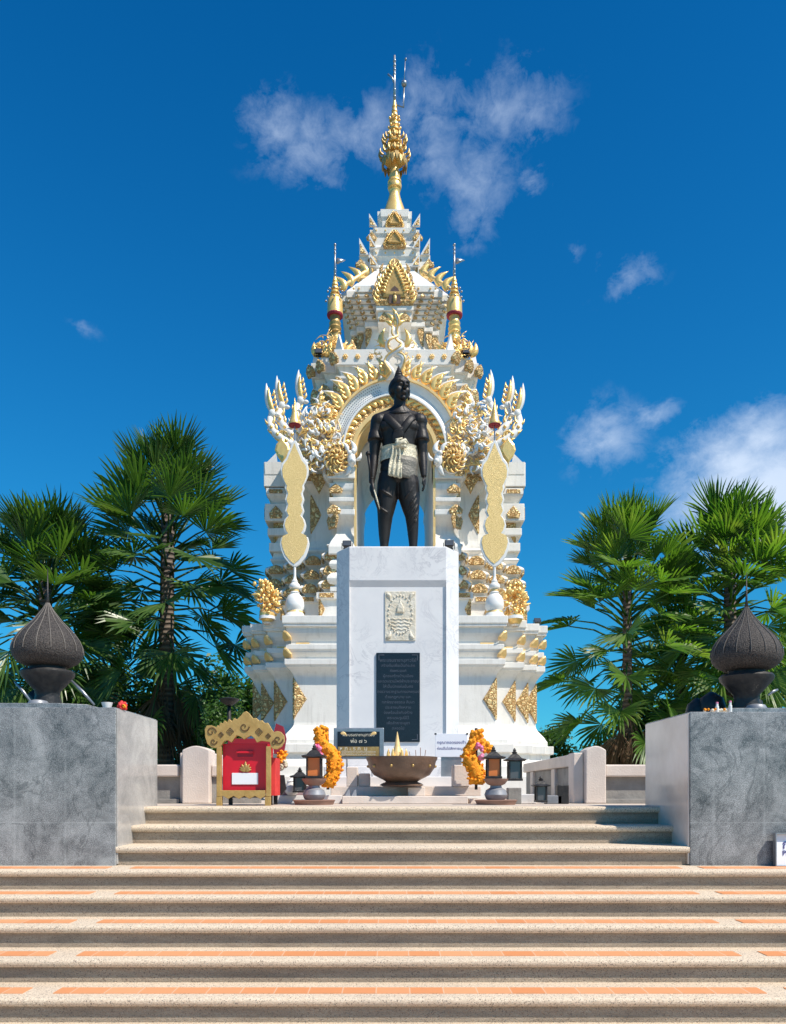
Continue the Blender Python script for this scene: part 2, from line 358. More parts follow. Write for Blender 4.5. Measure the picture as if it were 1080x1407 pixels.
# ------------------------------------------------------------ ground, terrace, stairs
RI, TR, D0 = 0.15, 0.34, 6.94            # riser, tread, distance of the terrace edge
def setting():
    g = MB().box(-400, 400, -200, 900, -1.9, -1.504).build('lawn', 'lawn'); tag(g, kind='structure')
    p = MB().box(-14, 14, -16, 6.0, -1.502, -1.5).build('pavement', 'paving'); tag(p, kind='structure')
    t = MB().box(-3.9, 4.0, D0+.36, 23, -1.5, 0).box(-5.6, 5.7, D0+.36, 9.4, -1.5, -.004).build('terrace', 'paving'); tag(t, kind='structure')
setting()
def nosing_step(x0, x1, yf, yb, z):
    """a step: riser set back under a rounded nosing"""
    nose, h = .035, .05
    prof = [(yb, z), (yf+.02, z), (yf+.006, z-.005), (yf, z-.02), (yf+.004, z-h+.012), (yf+.014, z-h), (yb, z-h)]
    a = [(x0, y, zz) for y, zz in prof]; b = [(x1, y, zz) for y, zz in prof]
    return MB().rings([a, b])
def stairs():
    r = empty('staircase', (0, D0-3, -1.5), 'wide staircase of washed gravel steps with rounded nosings and orange tile strips', 'staircase')
    for k in range(10):
        yf = D0-TR*k; z = -RI*k
        x0, x1 = (-2.19, 2.345) if k < 3 else (-9, 9)
        yb = yf+TR+.05
        s = nosing_step(x0, x1, yf, yb, z).build('step', 'gravel', r, True)
        s.data.set_sharp_from_angle(angle=radians(50))
        MB().box(x0, x1, yf+.04, yf+.34, z-RI, z-.05).build('riser', 'riser', s)
        if k >= 3:
            m = MB()
            for a, b in ((-9, -2.18), (-2.0, 2.2), (2.36, 9)):
                m.box(a, b, yf+.105, yf+.240, z, z+.004)
            m.build('tile_strip', 'tile', s)
stairs()

# ------------------------------------------------------------ the white tower
TX, TY = 0.035, 17.8
def rplan(hx, hy, steps):
    """a rectangle with stepped-in corners; returns corner points of the + + quadrant from the x side to the y side and the kind of each"""
    n = len(steps); x = hx; y = hy-sum(s[1] for s in steps)
    pts = [(x, y)]
    for dx, dy in steps:
        pts.append((x-dx, y)); pts.append((x-dx, y+dy)); x -= dx; y += dy
    return pts
def rring(hx, hy, steps, o, z, c=(TX, TY)):
    q = [(a+o, b+o) for a, b in rplan(hx, hy, steps)]
    P = q + [(-a, b) for a, b in reversed(q)] + [(-a, -b) for a, b in q] + [(a, -b) for a, b in reversed(q)]
    return [(c[0]+a, c[1]+b, z) for a, b in P]
def rtower(hx, hy, steps, prof, c=(TX, TY)):
    return MB().rings([rring(hx, hy, steps, o, z, c) for z, o in prof])
def cyma(z0, o0, z1, o1, n=5, kind='s'):
    out = []
    for i in range(1, n+1):
        t = i/n
        e = (1-cos(pi*t))/2 if kind == 's' else (sin(pi/2*t) if kind == 'out' else 1-cos(pi/2*t))
        out.append((z0+(z1-z0)*t, o0+(o1-o0)*e))
    return out
def bulge(z0, z1, o, r, n=6):
    return [(z0+(z1-z0)*i/n, o+r*sin(pi*i/n)) for i in range(n+1)]

TOWER = empty('shrine_tower', (TX, TY, 0), 'tall white and gold tiered shrine tower with arched gateway and gilded spire', 'shrine')
T = TOWER
BASE = (2.83, 2.80, [(.20, .20), (.30, .30), (.42, .42)])
def convex(hx, hy, steps, o=0):
    """outer corners of the + + quadrant"""
    return [(a+o, b+o) for a, b in rplan(hx, hy, steps)[0::2]]
def base():
    prof = [(-.05,.50),(.40,.50),(.40,.36),(.58,.36)]+cyma(.60,.34,.74,.24)+[(.84,.24),(.84,.30),(1.0,.30),(1.0,.20),(1.08,.20)]+cyma(1.08,.18,1.42,0,7,'s')
    prof += [(2.26,0)]+cyma(2.26,0,2.46,.13,6,'in')+[(2.49,.14),(2.49,.16),(2.60,.16),(2.60,.05)]+cyma(2.62,.04,2.76,.12)+[(2.78,.14),(2.88,.14),(2.88,.05)]
    prof += cyma(2.9,.04,3.14,.13)+[(3.2,.13),(3.2,.18),(3.25,.18),(3.26,.20),(3.40,.20)]
    rtower(*BASE, prof).build('base', 'white', T, bevel=.012)
    # gilded half lozenges that wrap the outer corners, and petals on the mouldings' corners
    for sx in (-1, 1):
        for sy in (-1, 1):
            cs = convex(*BASE)
            for (a, b) in cs:
                if sy == 1: continue
                cx, cy = TX+sx*a, TY+sy*b
                m = MB()
                kite = [(0,0),(.07,.13),(.15,.24),(.20,.33),(.245,.39),(.2,.46),(.14,.55),(.08,.66),(0,.80)]
                m.relief(kite, (cx, cy+sy*.001, 1.47), (-sx,0,0), FV, (0,sy,0), .025, .82, (.09,.39))
                m.relief(kite, (cx+sx*.001, cy, 1.47), (0,-sy,0), FV, (sx,0,0), .025, .82, (.09,.39))
                m.build('corner_lozenge', 'filigree', T)
                for z, oo in ((2.66, .09), (2.98, .10)):
                    m = MB()
                    pet = [(-.1,.0),(-.12,.06),(-.06,.16),(0,.2),(.06,.16),(.12,.06),(.1,.0)]
                    d = Vector((sx, sy, 0)).normalized()
                    u = Vector((-d.y, d.x, 0))
                    O = Vector((cx+sx*oo, cy+sy*oo, z-.03))
                    m.relief(pet, O-d*.02, u, Vector((d.x*.5, d.y*.5, 1)).normalized(), d, .05, .75, (0,.08))
                    m.build('corner_petal', 'goldpaint', T)
                    MB().box(min(cx-sx*.05, cx-sx*.30), max(cx-sx*.05, cx-sx*.30), cy+sy*oo*.5-.02, cy+sy*oo*.5+.02, z-.105, z-.06).build('gold_dash', 'goldpaint', T)
base()

def arch_prism(w, cz, zb, y0, y1, top=None, n=20):
    top = top or w
    pts = [(-w, zb), (-w, cz)]+[(-w*cos(pi*i/n), cz+top*sin(pi*i/n)) for i in range(1, n)]+[(w, cz), (w, zb)]
    return MB().rings([[(TX+p[0], y0, p[1]) for p in pts], [(TX+p[0], y1, p[1]) for p in pts]])
MID = (2.52, 2.15, [(.42, .33), (.42, .33), (.42, .33)])
CZA = 6.72                                   # springing of the arch
def boolean(o, cutter):
    c = cutter.build('cutter', None)
    b = o.modifiers.new('cut', 'BOOLEAN'); b.operation = 'DIFFERENCE'; b.solver = 'EXACT'; b.object = c
    bake(o); bpy.data.objects.remove(c)
def middle():
    p = [(3.38,.20),(3.86,.20),(3.86,.26),(3.98,.26),(3.98,.12)]
    for z, o in ((4.05,.10),(4.33,.07),(4.62,.04)):
        p += bulge(z, z+.2, o+.03, .10)+[(z+.21, o-.02), (z+.26, o-.03)]
    p += bulge(4.90, 5.0, .03, .05, 4)+cyma(5.0,.03,5.2,0)+[(6.05,0)]+cyma(6.05,0,6.26,.13,5,'in')+[(6.3,.15),(6.42,.15),(6.42,.04),(6.52,.04)]+cyma(6.52,.04,6.66,.13)+[(6.70,.17),(6.95,.18)]
    o = rtower(*MID, p).build('middle_storey', 'white', T)
    boolean(o, arch_prism(.765, CZA, 3.9, 14, 22))
    # gilded petals on the lotus mouldings, one band per moulding, on the front and the flanks
    for z, oo in ((4.05,.23),(4.33,.20),(4.62,.17)):
        m = MB()
        rg = rring(*MID, oo-.012, 0)
        n = len(rg)
        for i in range(n):
            a, b = Vector(rg[i]), Vector(rg[(i+1) % n])
            L = (b-a).length
            if L < .2 or (a.y+b.y)/2 > TY+.8: continue
            t = (b-a).normalized(); nr = Vector((t.y, -t.x, 0))
            if nr.dot((a+b)/2-Vector((TX, TY, 0))) < 0: nr = -nr
            if abs(nr.y) > .5 and (a.y+b.y)/2 < TY-2 and L > 2: pass
            k = max(1, int(L/.34)); w = L/k
            for j in range(k):
                c = a+t*(w*(j+.5)); c.z = z+.01
                if abs(c.x-TX) < .95 and abs(nr.y) > .5: continue
                h = w*.36
                m.relief([(-h,0),(-h*1.05,.09),(-h*.6,.16),(0,.19),(h*.6,.16),(h*1.05,.09),(h,0)], c-nr*.015, t, FV, nr, .045, .78, (0,.09))
        m.build('lotus_petal_band', 'filigree', T)
    for z, h in ((3.88,.085), (6.31,.08)):   # narrow gilt bands
        m = MB(); oo = .262 if z < 5 else .152
        for sx in (-1, 1):
            for a, b in convex(*MID, oo):
                cx, cy = TX+sx*a, TY-b
                m.box(min(cx-sx*.06, cx-sx*.34), max(cx-sx*.06, cx-sx*.34), cy-.012, cy+.01, z, z+h)
                m.box(cx-.012, cx+.012, cy+.06, cy+.3, z, z+h)
        m.build('gilt_band', 'filigree', T)
    for sx in (-1, 1):                       # lozenges on the plinth corners and on the wall corners
        for i, (a, b) in enumerate(convex(*MID)):
            for z0, s, oo in ((3.47, .40, .20), (5.3, .80, 0)):
                cx, cy = TX+sx*(a+oo), TY-(b+oo); m = MB()
                kite = [(0,0),(.09*s/.8*.8,.16*s),(.2*s,.36*s),(.25*s,.48*s),(.19*s,.62*s),(.1*s,.8*s),(0,.98*s)]
                m.relief(kite, (cx, cy-.001, z0), (-sx,0,0), FV, FN, .025, .8, (.09*s,.48*s))
                m.relief(kite, (cx+sx*.001, cy, z0), (0,1,0), FV, (sx,0,0), .025, .8, (.09*s,.48*s))
                m.build('corner_lozenge', 'filigree', T)
        # mitre blocks on the outermost flank and an antefix leaning out over it
        x = TX+sx*2.52
        m = MB()
        for z0, z1, o in ((5.12,5.30,.10),(5.45,5.60,.13),(5.74,6.1,.18),(6.45,6.95,.20)):
            a, b = sorted((x-sx*.30, x+sx*o)); m.box(a, b, 16.60-o*.6, 17.4, z0, z1)
        m.build('flank_moulding', 'white', T, bevel=.012)
        m = MB(); m.box(*sorted((x+sx*.181, x+sx*.20)), 16.56, 16.9, 5.8, 6.05)
        m.relief([(-.12,0),(-.14,.1),(-.06,.2),(0,.26),(.06,.2),(.14,.1),(.12,0)], (x-sx*.05, 16.49, 5.79), FU, FV, FN, .03, .75, (0,.1))
        m.build('flank_ornament', 'filigree', T)
        m = MB(); m.ext([(-.10,0),(.10,0),(.14,.06),(-.07,.27)] if sx > 0 else [(.10,0),(-.10,0),(-.14,.06),(.07,.27)], (x+sx*.04, 16.72, 6.95), FU, FV, FN, .06)
        m.build('antefix', 'enamel', T)
    # porch pilasters either side of the opening
    for sx in (-1, 1):
        q = [(4.0,.12),(4.1,.12)]+bulge(4.12,4.36,.10,.08)+[(4.4,.06)]+bulge(4.42,4.64,.07,.07)+[(4.66,.04),(4.72,.04),(4.72,.15),(4.86,.15)]+cyma(4.86,.14,5.22,.0,6)+[(5.26,.0)]+cyma(5.26,0,5.46,.14,6,'in')+[(5.48,.16),(5.58,.16),(5.58,.03),(5.70,.03),(5.74,.14),(5.82,.14),(5.82,.06),(5.88,.06)]+cyma(5.88,.06,6.0,.12)+[(6.10,.13),(6.10,.06),(6.18,.06),(6.18,.17),(6.40,.17)]
        def ring(z, o):
            a, b = TX+sx*.775, TX+sx*(1.14+o)
            y0, y1 = 15.52-o, 16.2
            return [(a,y0,z),(b,y0,z),(b,y1,z),(a,y1,z)]
        MB().rings([ring(z, o) for z, o in q]).build('pilaster', 'white', T, bevel=.01)
        MB().box(*sorted((TX+sx*.742, TX+sx*.79)), 15.38, 15.44, 4.0, 6.45).build('gilt_jamb', 'goldpaint', T)
        m = MB()
        for z, o, w in ((5.90,.125,.2),(6.22,.172,.12),(5.49,.163,.2)):
            c = TX+sx*(1.14+o-w*.6)
            m.relief([(-w*.6,0),(-w*.7,.07),(-w*.3,.15),(0,.18),(w*.3,.15),(w*.7,.07),(w*.6,0)], (c, 15.52-o, z), FU, FV, FN, .035, .75, (0,.08))
        pt = [(-.1,0),(-.16,.18),(-.1,.3),(0,.34),(.1,.3),(.16,.18),(.1,0)]
        c = TX+sx*1.20; m.relief(pt, (c, 15.42, 5.22), Vector((1,sx*.9,0)).normalized(), FV, Vector((sx*.7,-.7,0)), .04, .8, (0,.16))
        m.build('pilaster_ornament', 'filigree', T)
middle()

def arc_band(a1, b1, a2, b2, y0, y1, t0=0, t1=pi, n=36, cz=CZA, conc=0):
    R = []
    for i in range(n+1):
        t = t0+(t1-t0)*i/n; c, s = -cos(t), sin(t)
        p1 = (TX+a1*c, cz+b1*s); p2 = (TX+a2*c, cz+b2*s); pm = ((p1[0]+p2[0])/2, (p1[1]+p2[1])/2)
        R.append([(p1[0],y0,p1[1]), (pm[0],y0+conc,pm[1]), (p2[0],y0,p2[1]), (p2[0],y1,p2[1]), (p1[0],y1,p1[1])])
    return MB().rings(R)
def flame(mb, O, ang, L, w, lean=.35, t=.05, y=0, n=8):
    """a curled flame leaf in the front plane: root at O, pointing along ang, its tip leaning sideways"""
    u = Vector((cos(ang), 0, sin(ang))); s = Vector((-sin(ang), 0, cos(ang)))
    path, rad = [], []
    for i in range(n+1):
        k = i/n
        path.append(Vector(O)+u*(L*k)+s*(L*lean*(k**2.2)*.9-L*lean*.35*sin(pi*k)))
        rad.append(max(.004, w*(sin(pi*min(1, (k*.86+.14)))**.8)*(1-.25*k)))
    return mb.tube(path, rad, 8, (t/w, 1), ref=(0, -1, 0))
def scrolls(mb, cx, cz, y, r, rng, n=26, depth=.05):
    """a dense spray of thin curled gilt tendrils round a centre"""
    for i in range(n):
        a = rng.uniform(0, 2*pi); q = r*rng.random()**.6
        flame(mb, (cx+q*cos(a), y-rng.uniform(0, depth)-.03*(1-q/r), cz+q*sin(a)), a+rng.uniform(-.9, .9), r*rng.uniform(.4, .72), r*rng.uniform(.055, .095), rng.choice((-.9, .9)), r*.07, n=6)
    return mb
def gable():
    rng = random.Random(5)
    # wall of the gate arch, cut by the passage
    o = arch_prism(1.22, CZA, 6.36, 15.50, 16.3, 1.39).build('gable_wall', 'white', T)
    boolean(o, arch_prism(.765, CZA, 3, 15, 17))
    arc_band(1.0, 1.10, 1.235, 1.40, 15.40, 15.55, -.12, pi+.12, conc=.05).build('arch_band', 'enamel', T, 'auto')
    m = arc_band(1.225, 1.385, 1.265, 1.43, 15.36, 15.5, -.1, pi+.1); m.build('gilt_rim', 'goldpaint', T)
    m = arc_band(.985, 1.085, 1.015, 1.115, 15.37, 15.5, -.1, pi+.1); m.build('white_rim', 'enamel', T)
    arc_band(.77, .775, .84, .86, 15.40, 15.52, -.1, pi+.1).build('gilt_rim', 'goldpaint', T)
    arc_band(.742, .745, .768, .773, 15.46, 16.1, -.05, pi+.05).build('gilt_soffit', 'goldpaint', T)
    arc_band(.83, .85, .99, 1.09, 15.44, 15.53, -.1, pi+.1).build('inner_gilt_band', 'filigree', T)
    m = MB()
    for i in range(23):
        t = pi*(i+.5)/23; c, s = -cos(t), sin(t)
        flame(m, (TX+.90*c, 15.43, CZA+.95*s), atan2(s, c)+(.55 if c < 0 else -.55), .17, .055, .5 if c < 0 else -.5, .04, n=6)
    m.build('arch_leaf_row', 'gold', T)
    # scale pattern dots on the shaded half of the arch band
    m = MB()
    for i in range(34):
        for k in range(5):
            t = .05+1.25*i/33; r = .18+.16*k
            a = 1.0+(1.235-1.0)*r+.0; b = 1.10+(1.40-1.10)*r
            c, s = -cos(t+.018*(k % 2)), sin(t+.018*(k % 2)); y = 15.40+.05*(1-abs(2*r-1))
            m.ball((TX+a*c, y, CZA+b*s), .011, 5, 4)
    m.build('scale_pattern', 'stonegrey', T)
    # flame crest along the outer rim
    for i in range(7):
        for sx in (-1, 1):
            t = .42+.165*i; c, s = -cos(t)*sx*-1, sin(t)
            O = (TX+sx*1.27*abs(cos(t)), 15.48, CZA+1.45*sin(t))
            a = atan2(s*1.2+1.3, sx*abs(cos(t)))
            lean = -.5*sx
            k = 1.0+.12*sin(i*.9)
            f = MB(); flame(f, O, a+sx*.1, .46*k, .115*k, lean, .05); fo = f.build('crest_flame', 'enamel', T, True)
            g = MB(); flame(g, (O[0], O[1]-.04, O[2]+.02), a+sx*.1, .40*k, .080*k, lean, .05)
            for q in range(3): flame(g, (O[0]+.05*cos(a)*q*2, O[1]-.07, O[2]+.05*sin(a)*q*2+.05), a-sx*.8, .15, .04, .5*sx, .03, n=5)
            g.build('gilt_inlay', 'gold', fo, True)
    # rosettes with small serpent masks at the feet of the arch
    for sx in (-1, 1):
        x = TX+sx*1.12
        m = MB().ball((x, 15.34, 6.55), .235, 16, 8, .10, .285); o = m.build('rosette', 'filigree', T, True)
        m = MB()
        for i in range(14):
            a = 2*pi*i/14; flame(m, (x+.17*cos(a), 15.27, 6.55+.21*sin(a)), a+.5, .12, .024, .5, .025, n=5)
        for i in range(9):
            a = 2*pi*i/9; flame(m, (x+.06*cos(a), 15.23, 6.55+.07*sin(a)), a+.4, .11, .020, .6, .025, n=5)
        m.ball((x, 15.22, 6.55), .045, 8, 6)
        MB().tube([(x+.235*cos(q*pi/16), 15.33, 6.55+.285*sin(q*pi/16)) for q in range(33)], .022, 6).build('rosette_rim', 'enamel', o, True)
        m.build('petals', 'gold', o, True)
        m = MB().ball((TX+sx*.84, 15.30, 6.52), .085, 10, 7, .09, .16); m.ball((TX+sx*.80, 15.23, 6.46), .055, 8, 6)
        m.ball((TX+sx*.87, 15.24, 6.62), .05, 8, 6); m.ball((TX+sx*.80, 15.25, 6.66), .045, 8, 6)
        flame(m, (TX+sx*.82, 15.3, 6.62), pi/2+sx*.2, .26, .06, -.4*sx); flame(m, (TX+sx*.9, 15.3, 6.4), -pi/2, .2, .06, .4*sx)
        flame(m, (TX+sx*.74, 15.28, 6.5), pi/2+sx*.9, .16, .04, -.4*sx); flame(m, (TX+sx*.92, 15.28, 6.66), pi/2-sx*.3, .22, .05, -.4*sx)
        m.build('serpent_mask', 'enamel', T, True)
        m = MB(); scrolls(m, TX+sx*1.42, 6.98, 15.40, .30, rng, 54); scrolls(m, TX+sx*1.52, 6.62, 15.45, .26, rng, 44); scrolls(m, TX+sx*1.45, 7.35, 15.42, .26, rng, 44)
        scrolls(m, TX+sx*1.62, 7.3, 15.6, .2, rng, 16); scrolls(m, TX+sx*1.85, 6.55, 15.6, .2, rng, 18)
        m.build('gilt_scrollwork', 'gold', T, True)
        m = MB()
        for (dx, z, a, L) in ((1.36,7.0,1.2,.34),(1.55,6.92,.9,.36),(1.45,6.68,.5,.3),(1.62,6.52,.3,.3),(1.52,7.3,1.3,.4),(1.38,7.42,1.5,.34),(1.7,7.25,1.1,.38),(1.3,6.76,1.0,.28)):
            flame(m, (TX+sx*dx, 15.42, z), a if sx > 0 else pi-a, L*.85, .055, .5*sx, .05)
        for cx_, cz_, r_, n_ in ((1.42,6.98,.32,22),(1.52,6.62,.28,18),(1.45,7.35,.28,18),(1.72,7.25,.26,14)):
            for i in range(n_):
                an = rng.uniform(0, 2*pi); q = r_*rng.random()**.6
                flame(m, (TX+sx*cx_+q*cos(an), 15.38-rng.uniform(0, .06), cz_+q*sin(an)), an+rng.uniform(-.9, .9), r_*rng.uniform(.3, .5), r_*rng.uniform(.09, .14), rng.choice((-.7, .7)), r_*.09, n=6)
        m.build('white_scrollwork', 'enamel', T, True)
        m = MB().box(*sorted((TX+sx*1.2, TX+sx*2.1)), 15.75, 16.4, 6.4, 7.0); m.box(*sorted((TX+sx*1.2, TX+sx*1.7)), 15.62, 16.3, 7.0, 7.5)
        m.build('gable_shoulder', 'white', T, bevel=.02)
        m = MB()     # hanging gilt pendants under the shoulders
        for dx, z in ((1.50,6.36),(1.95,6.36)):
            m.relief([(0,-.36),(.08,-.2),(.16,-.06),(.18,.04),(-.18,.04),(-.16,-.06),(-.08,-.2)], (TX+sx*dx, 15.73, z), FU, FV, FN, .05, .78, (0,-.1))
        m.build('gilt_pendant', 'filigree', T)
    # the many-headed serpents that rear out at both ends
    for sx in (-1, 1):
        # (root x,z) (elbow x,z) head x,z tip x,z depth
        S = [((1.66,7.0),(2.46,7.08),(2.40,7.52),(2.52,8.00),15.62), ((1.62,7.1),(2.30,7.34),(2.22,7.72),(2.33,8.20),15.72),
             ((1.52,7.15),(2.02,7.46),(1.86,7.86),(1.92,8.36),15.80), ((1.45,7.1),(1.66,7.5),(1.52,7.76),(1.48,8.06),15.9)]
        for (rx, rz), (ex, ez), (hx, hz), (tx, tz), y in S:
            pts = []
            A, B, C, D = Vector((rx, rz-.25)), Vector((rx+.35*(ex-rx), rz-.16)), Vector((ex+.10, ez-.05)), Vector((hx+.03, hz))
            for i in range(13):
                t = i/12; p = A*(1-t)**3+B*3*t*(1-t)**2+C*3*t*t*(1-t)+D*t**3
                pts.append((TX+sx*p.x, y-.15*sin(pi*t), p.y))
            n = MB().tube(pts, [.11-.045*i/12 for i in range(13)], 10, ref=(0, -1, 0))
            n.ball((TX+sx*hx, y-.03, hz+.02), .085, 10, 8, .08, .10)
            n.ball((TX+sx*(hx-.10), y-.06, hz-.02), .055, 8, 6, .05, .04)
            no = n.build('serpent_neck', 'enamel', T, True)
            c = MB(); a = atan2(tz-hz, sx*(tx-hx)); L = hypot(tx-hx, tz-hz)
            flame(c, (TX+sx*hx, y-.02, hz+.03), a-sx*.05, L*1.22, .075, .10*sx, .055)
            co = c.build('crest', 'enamel', no, True)
            g = MB(); flame(g, (TX+sx*(hx-.03), y-.06, hz+.03), a-sx*.05, L*1.02, .056, .10*sx, .05)
            for i in range(4): flame(g, (TX+sx*(hx-.05+.02*i), y-.08, hz+.05+.1*i), a+sx*(.9), .12, .03, -.4*sx, .03, n=5)
            for i in (2, 4, 6, 8, 10):            # fins and beads that run up the neck
                t = (Vector(pts[i+1])-Vector(pts[i-1])).normalized(); ta = atan2(t.z, t.x)
                flame(g, (pts[i][0], pts[i][1]-.04, pts[i][2]), ta+sx*1.1, .17, .036, -.5*sx, .03, n=5)
                flame(g, (pts[i][0], pts[i][1]-.04, pts[i][2]), ta-sx*1.0, .13, .028, .5*sx, .03, n=5)
            for i in (3, 5, 7, 9): g.ball((pts[i][0], pts[i][1]-.085, pts[i][2]), .035, 6, 5)
            g.build('gilding', 'gold', no, True)
        # a gilt medallion hanging beneath the outer neck
        x = TX+sx*2.18 if sx < 0 else TX+sx*2.2
        m = MB().relief([(0,-.24),(.1,-.1),(.15,.02),(.12,.13),(0,.28),(-.12,.13),(-.15,.02),(-.1,-.1)], (x, 15.42, 6.72), FU, FV, FN, .05, .75, (0,0))
        m.tube([(x+.09*cos(q*pi/5), 15.42, 7.03+.09*sin(q*pi/5)) for q in range(11)], .02, 6); m.box(x-.015, x+.015, 15.42, 15.46, 6.3, 6.5)
        m.build('gilt_medallion', 'gold', T)
        # gilt branches low under the serpents
        m = MB(); scrolls(m, TX+sx*1.78, 6.68, 15.55, .2, rng, 18); scrolls(m, TX+sx*2.0, 6.95, 15.65, .2, rng, 14); m.build('gilt_scrollwork', 'gold', T, True)
gable()

def tails():
    """two serpent tails that twist up over the crown of the arch"""
    pl = [(529,522),(536.5,519),(537.5,514),(532,505),(529.5,497.5),(533.7,491),(546.5,484.6),(551.7,479),(550.5,472),(544,467),(538.5,462),(539.5,455),(536.5,446),(540,436)]
    for sx in (1, -1):
        P = []
        for i, (px, py) in enumerate(pl):
            q = (px-541)*sx; P.append(Vector((TX+q*.01406, 15.30+.05*sx*cos(i*1.5), Z(py, 15.35))))
        # smooth
        S = []
        for i in range(len(P)-1):
            p0, p1, p2, p3 = P[max(i-1,0)], P[i], P[i+1], P[min(i+2,len(P)-1)]
            for k in range(5):
                t = k/5; S.append(.5*((2*p1)+(p2-p0)*t+(2*p0-5*p1+4*p2-p3)*t*t+(3*p1-p0-3*p2+p3)*t**3))
        S.append(P[-1]); n = len(S)
        rad = [min(.016+.008*i, .050-.027*i/(n-1)) for i in range(n)]
        o = MB().tube(S, rad, 10, ref=(0, -1, 0)).build('serpent_tail', 'enamel', T, True)
        # gilt edge ridge, offset to the outer side
        G = []
        for i, p in enumerate(S):
            t = (S[min(i+1, n-1)]-S[max(i-1, 0)]).normalized(); s = Vector((-t.z, 0, t.x))
            G.append(p+s*sx*rad[i]*.85+Vector((0, -.03, 0)))
        MB().tube(G, [.024-.008*i/(n-1) for i in range(n)], 6, ref=(0, -1, 0)).build('gilt_edge', 'goldpaint', o, True)
    m = MB(); z = Z(440, 15.35)
    for k, (dx, dz, a, L) in enumerate(((0,.04,pi/2,.24),(-.05,0,1.9,.2),(.05,0,1.25,.2),(-.07,-.06,2.3,.15),(.07,-.06,.85,.15),(0,-.08,pi/2,.16))):
        flame(m, (TX+dx, 15.28, z+dz-.08), a, L, .048, .3 if dx <= 0 else -.3, .04)
    m.build('tail_finial', 'gold', T, True)
    m = MB(); b = [(-.14,0),(-.17,.3),(-.14,.7),(-.1,1.15),(0,1.3),(.1,1.15),(.14,.7),(.17,.3),(.14,0)]
    m.ext([(q*1.0, z2) for q, z2 in b], (TX, 15.62, 8.05), FU, FV, FN, .10); m.build('tail_backing', 'white', T)
    for sx in (-1, 1):
        m = MB(); rng = random.Random(8); scrolls(m, TX+sx*.26, 8.75, 15.5, .16, rng, 16); flame(m, (TX+sx*.2, 15.45, 8.78), pi/2-sx*.3, .34, .07, .4*sx); m.build('gilt_scrollwork', 'gold', T, True)
tails()

def leaf_outline(w, h):
    half = [(.92,0),(1.0,.10),(.95,.22),(.84,.30),(.90,.40),(.86,.50),(.66,.58),(.62,.70),(.40,.80),(.20,.88),(.08,.95)]
    return [(a*w, b*h) for a, b in half]+[(0, h)]+[(-a*w, b*h) for a, b in reversed(half)]
def antefix(o, y, z, w, h, x=0, face='front', name='gilt_gable', lean=0.0):
    m = MB(); nrm = Vector((0, -1, lean)).normalized(); v = Vector((0, lean, 1)).normalized()
    m.relief(leaf_outline(w, h), (TX+x, y, z), FU, v, nrm, .09, .84, (0, h*.4), .9)
    for sx in (-1, 1):
        for k in range(4):
            flame(m, (TX+x+sx*w*(.86-.1*k), y-.03, z+h*(.16+.17*k)), pi/2-sx*(.8-.12*k), h*.2, h*.05, .5*sx, .04, n=5)
    g = m.build(name, 'filigree', o, False)
    m = MB().relief([(a*.62, b*.66) for a, b in leaf_outline(w, h)], (TX+x, y-.085, z+h*.14), FU, v, nrm, .035, .78, (0, h*.26), .75); i = m.build('inner_leaf', 'oldgold', g)
    rng = random.Random(int(z*10)); m = MB()
    for sx in (-1, 1):
        for k in range(9):
            t = k/8; a0 = pi/2-sx*(1.2-1.0*t)
            flame(m, (TX+x+sx*w*(.80-.62*t**1.4), y-.09, z+h*(.06+.72*t)), a0, h*.15, h*.035, .6*sx, .03, n=5)
            flame(m, (TX+x+sx*w*(.50-.42*t**1.3), y-.12, z+h*(.22+.5*t)), a0+sx*.5, h*.11, h*.028, -.6*sx, .03, n=5)
    m.build('leaf_scrolls', 'gold', g, True)
    return g
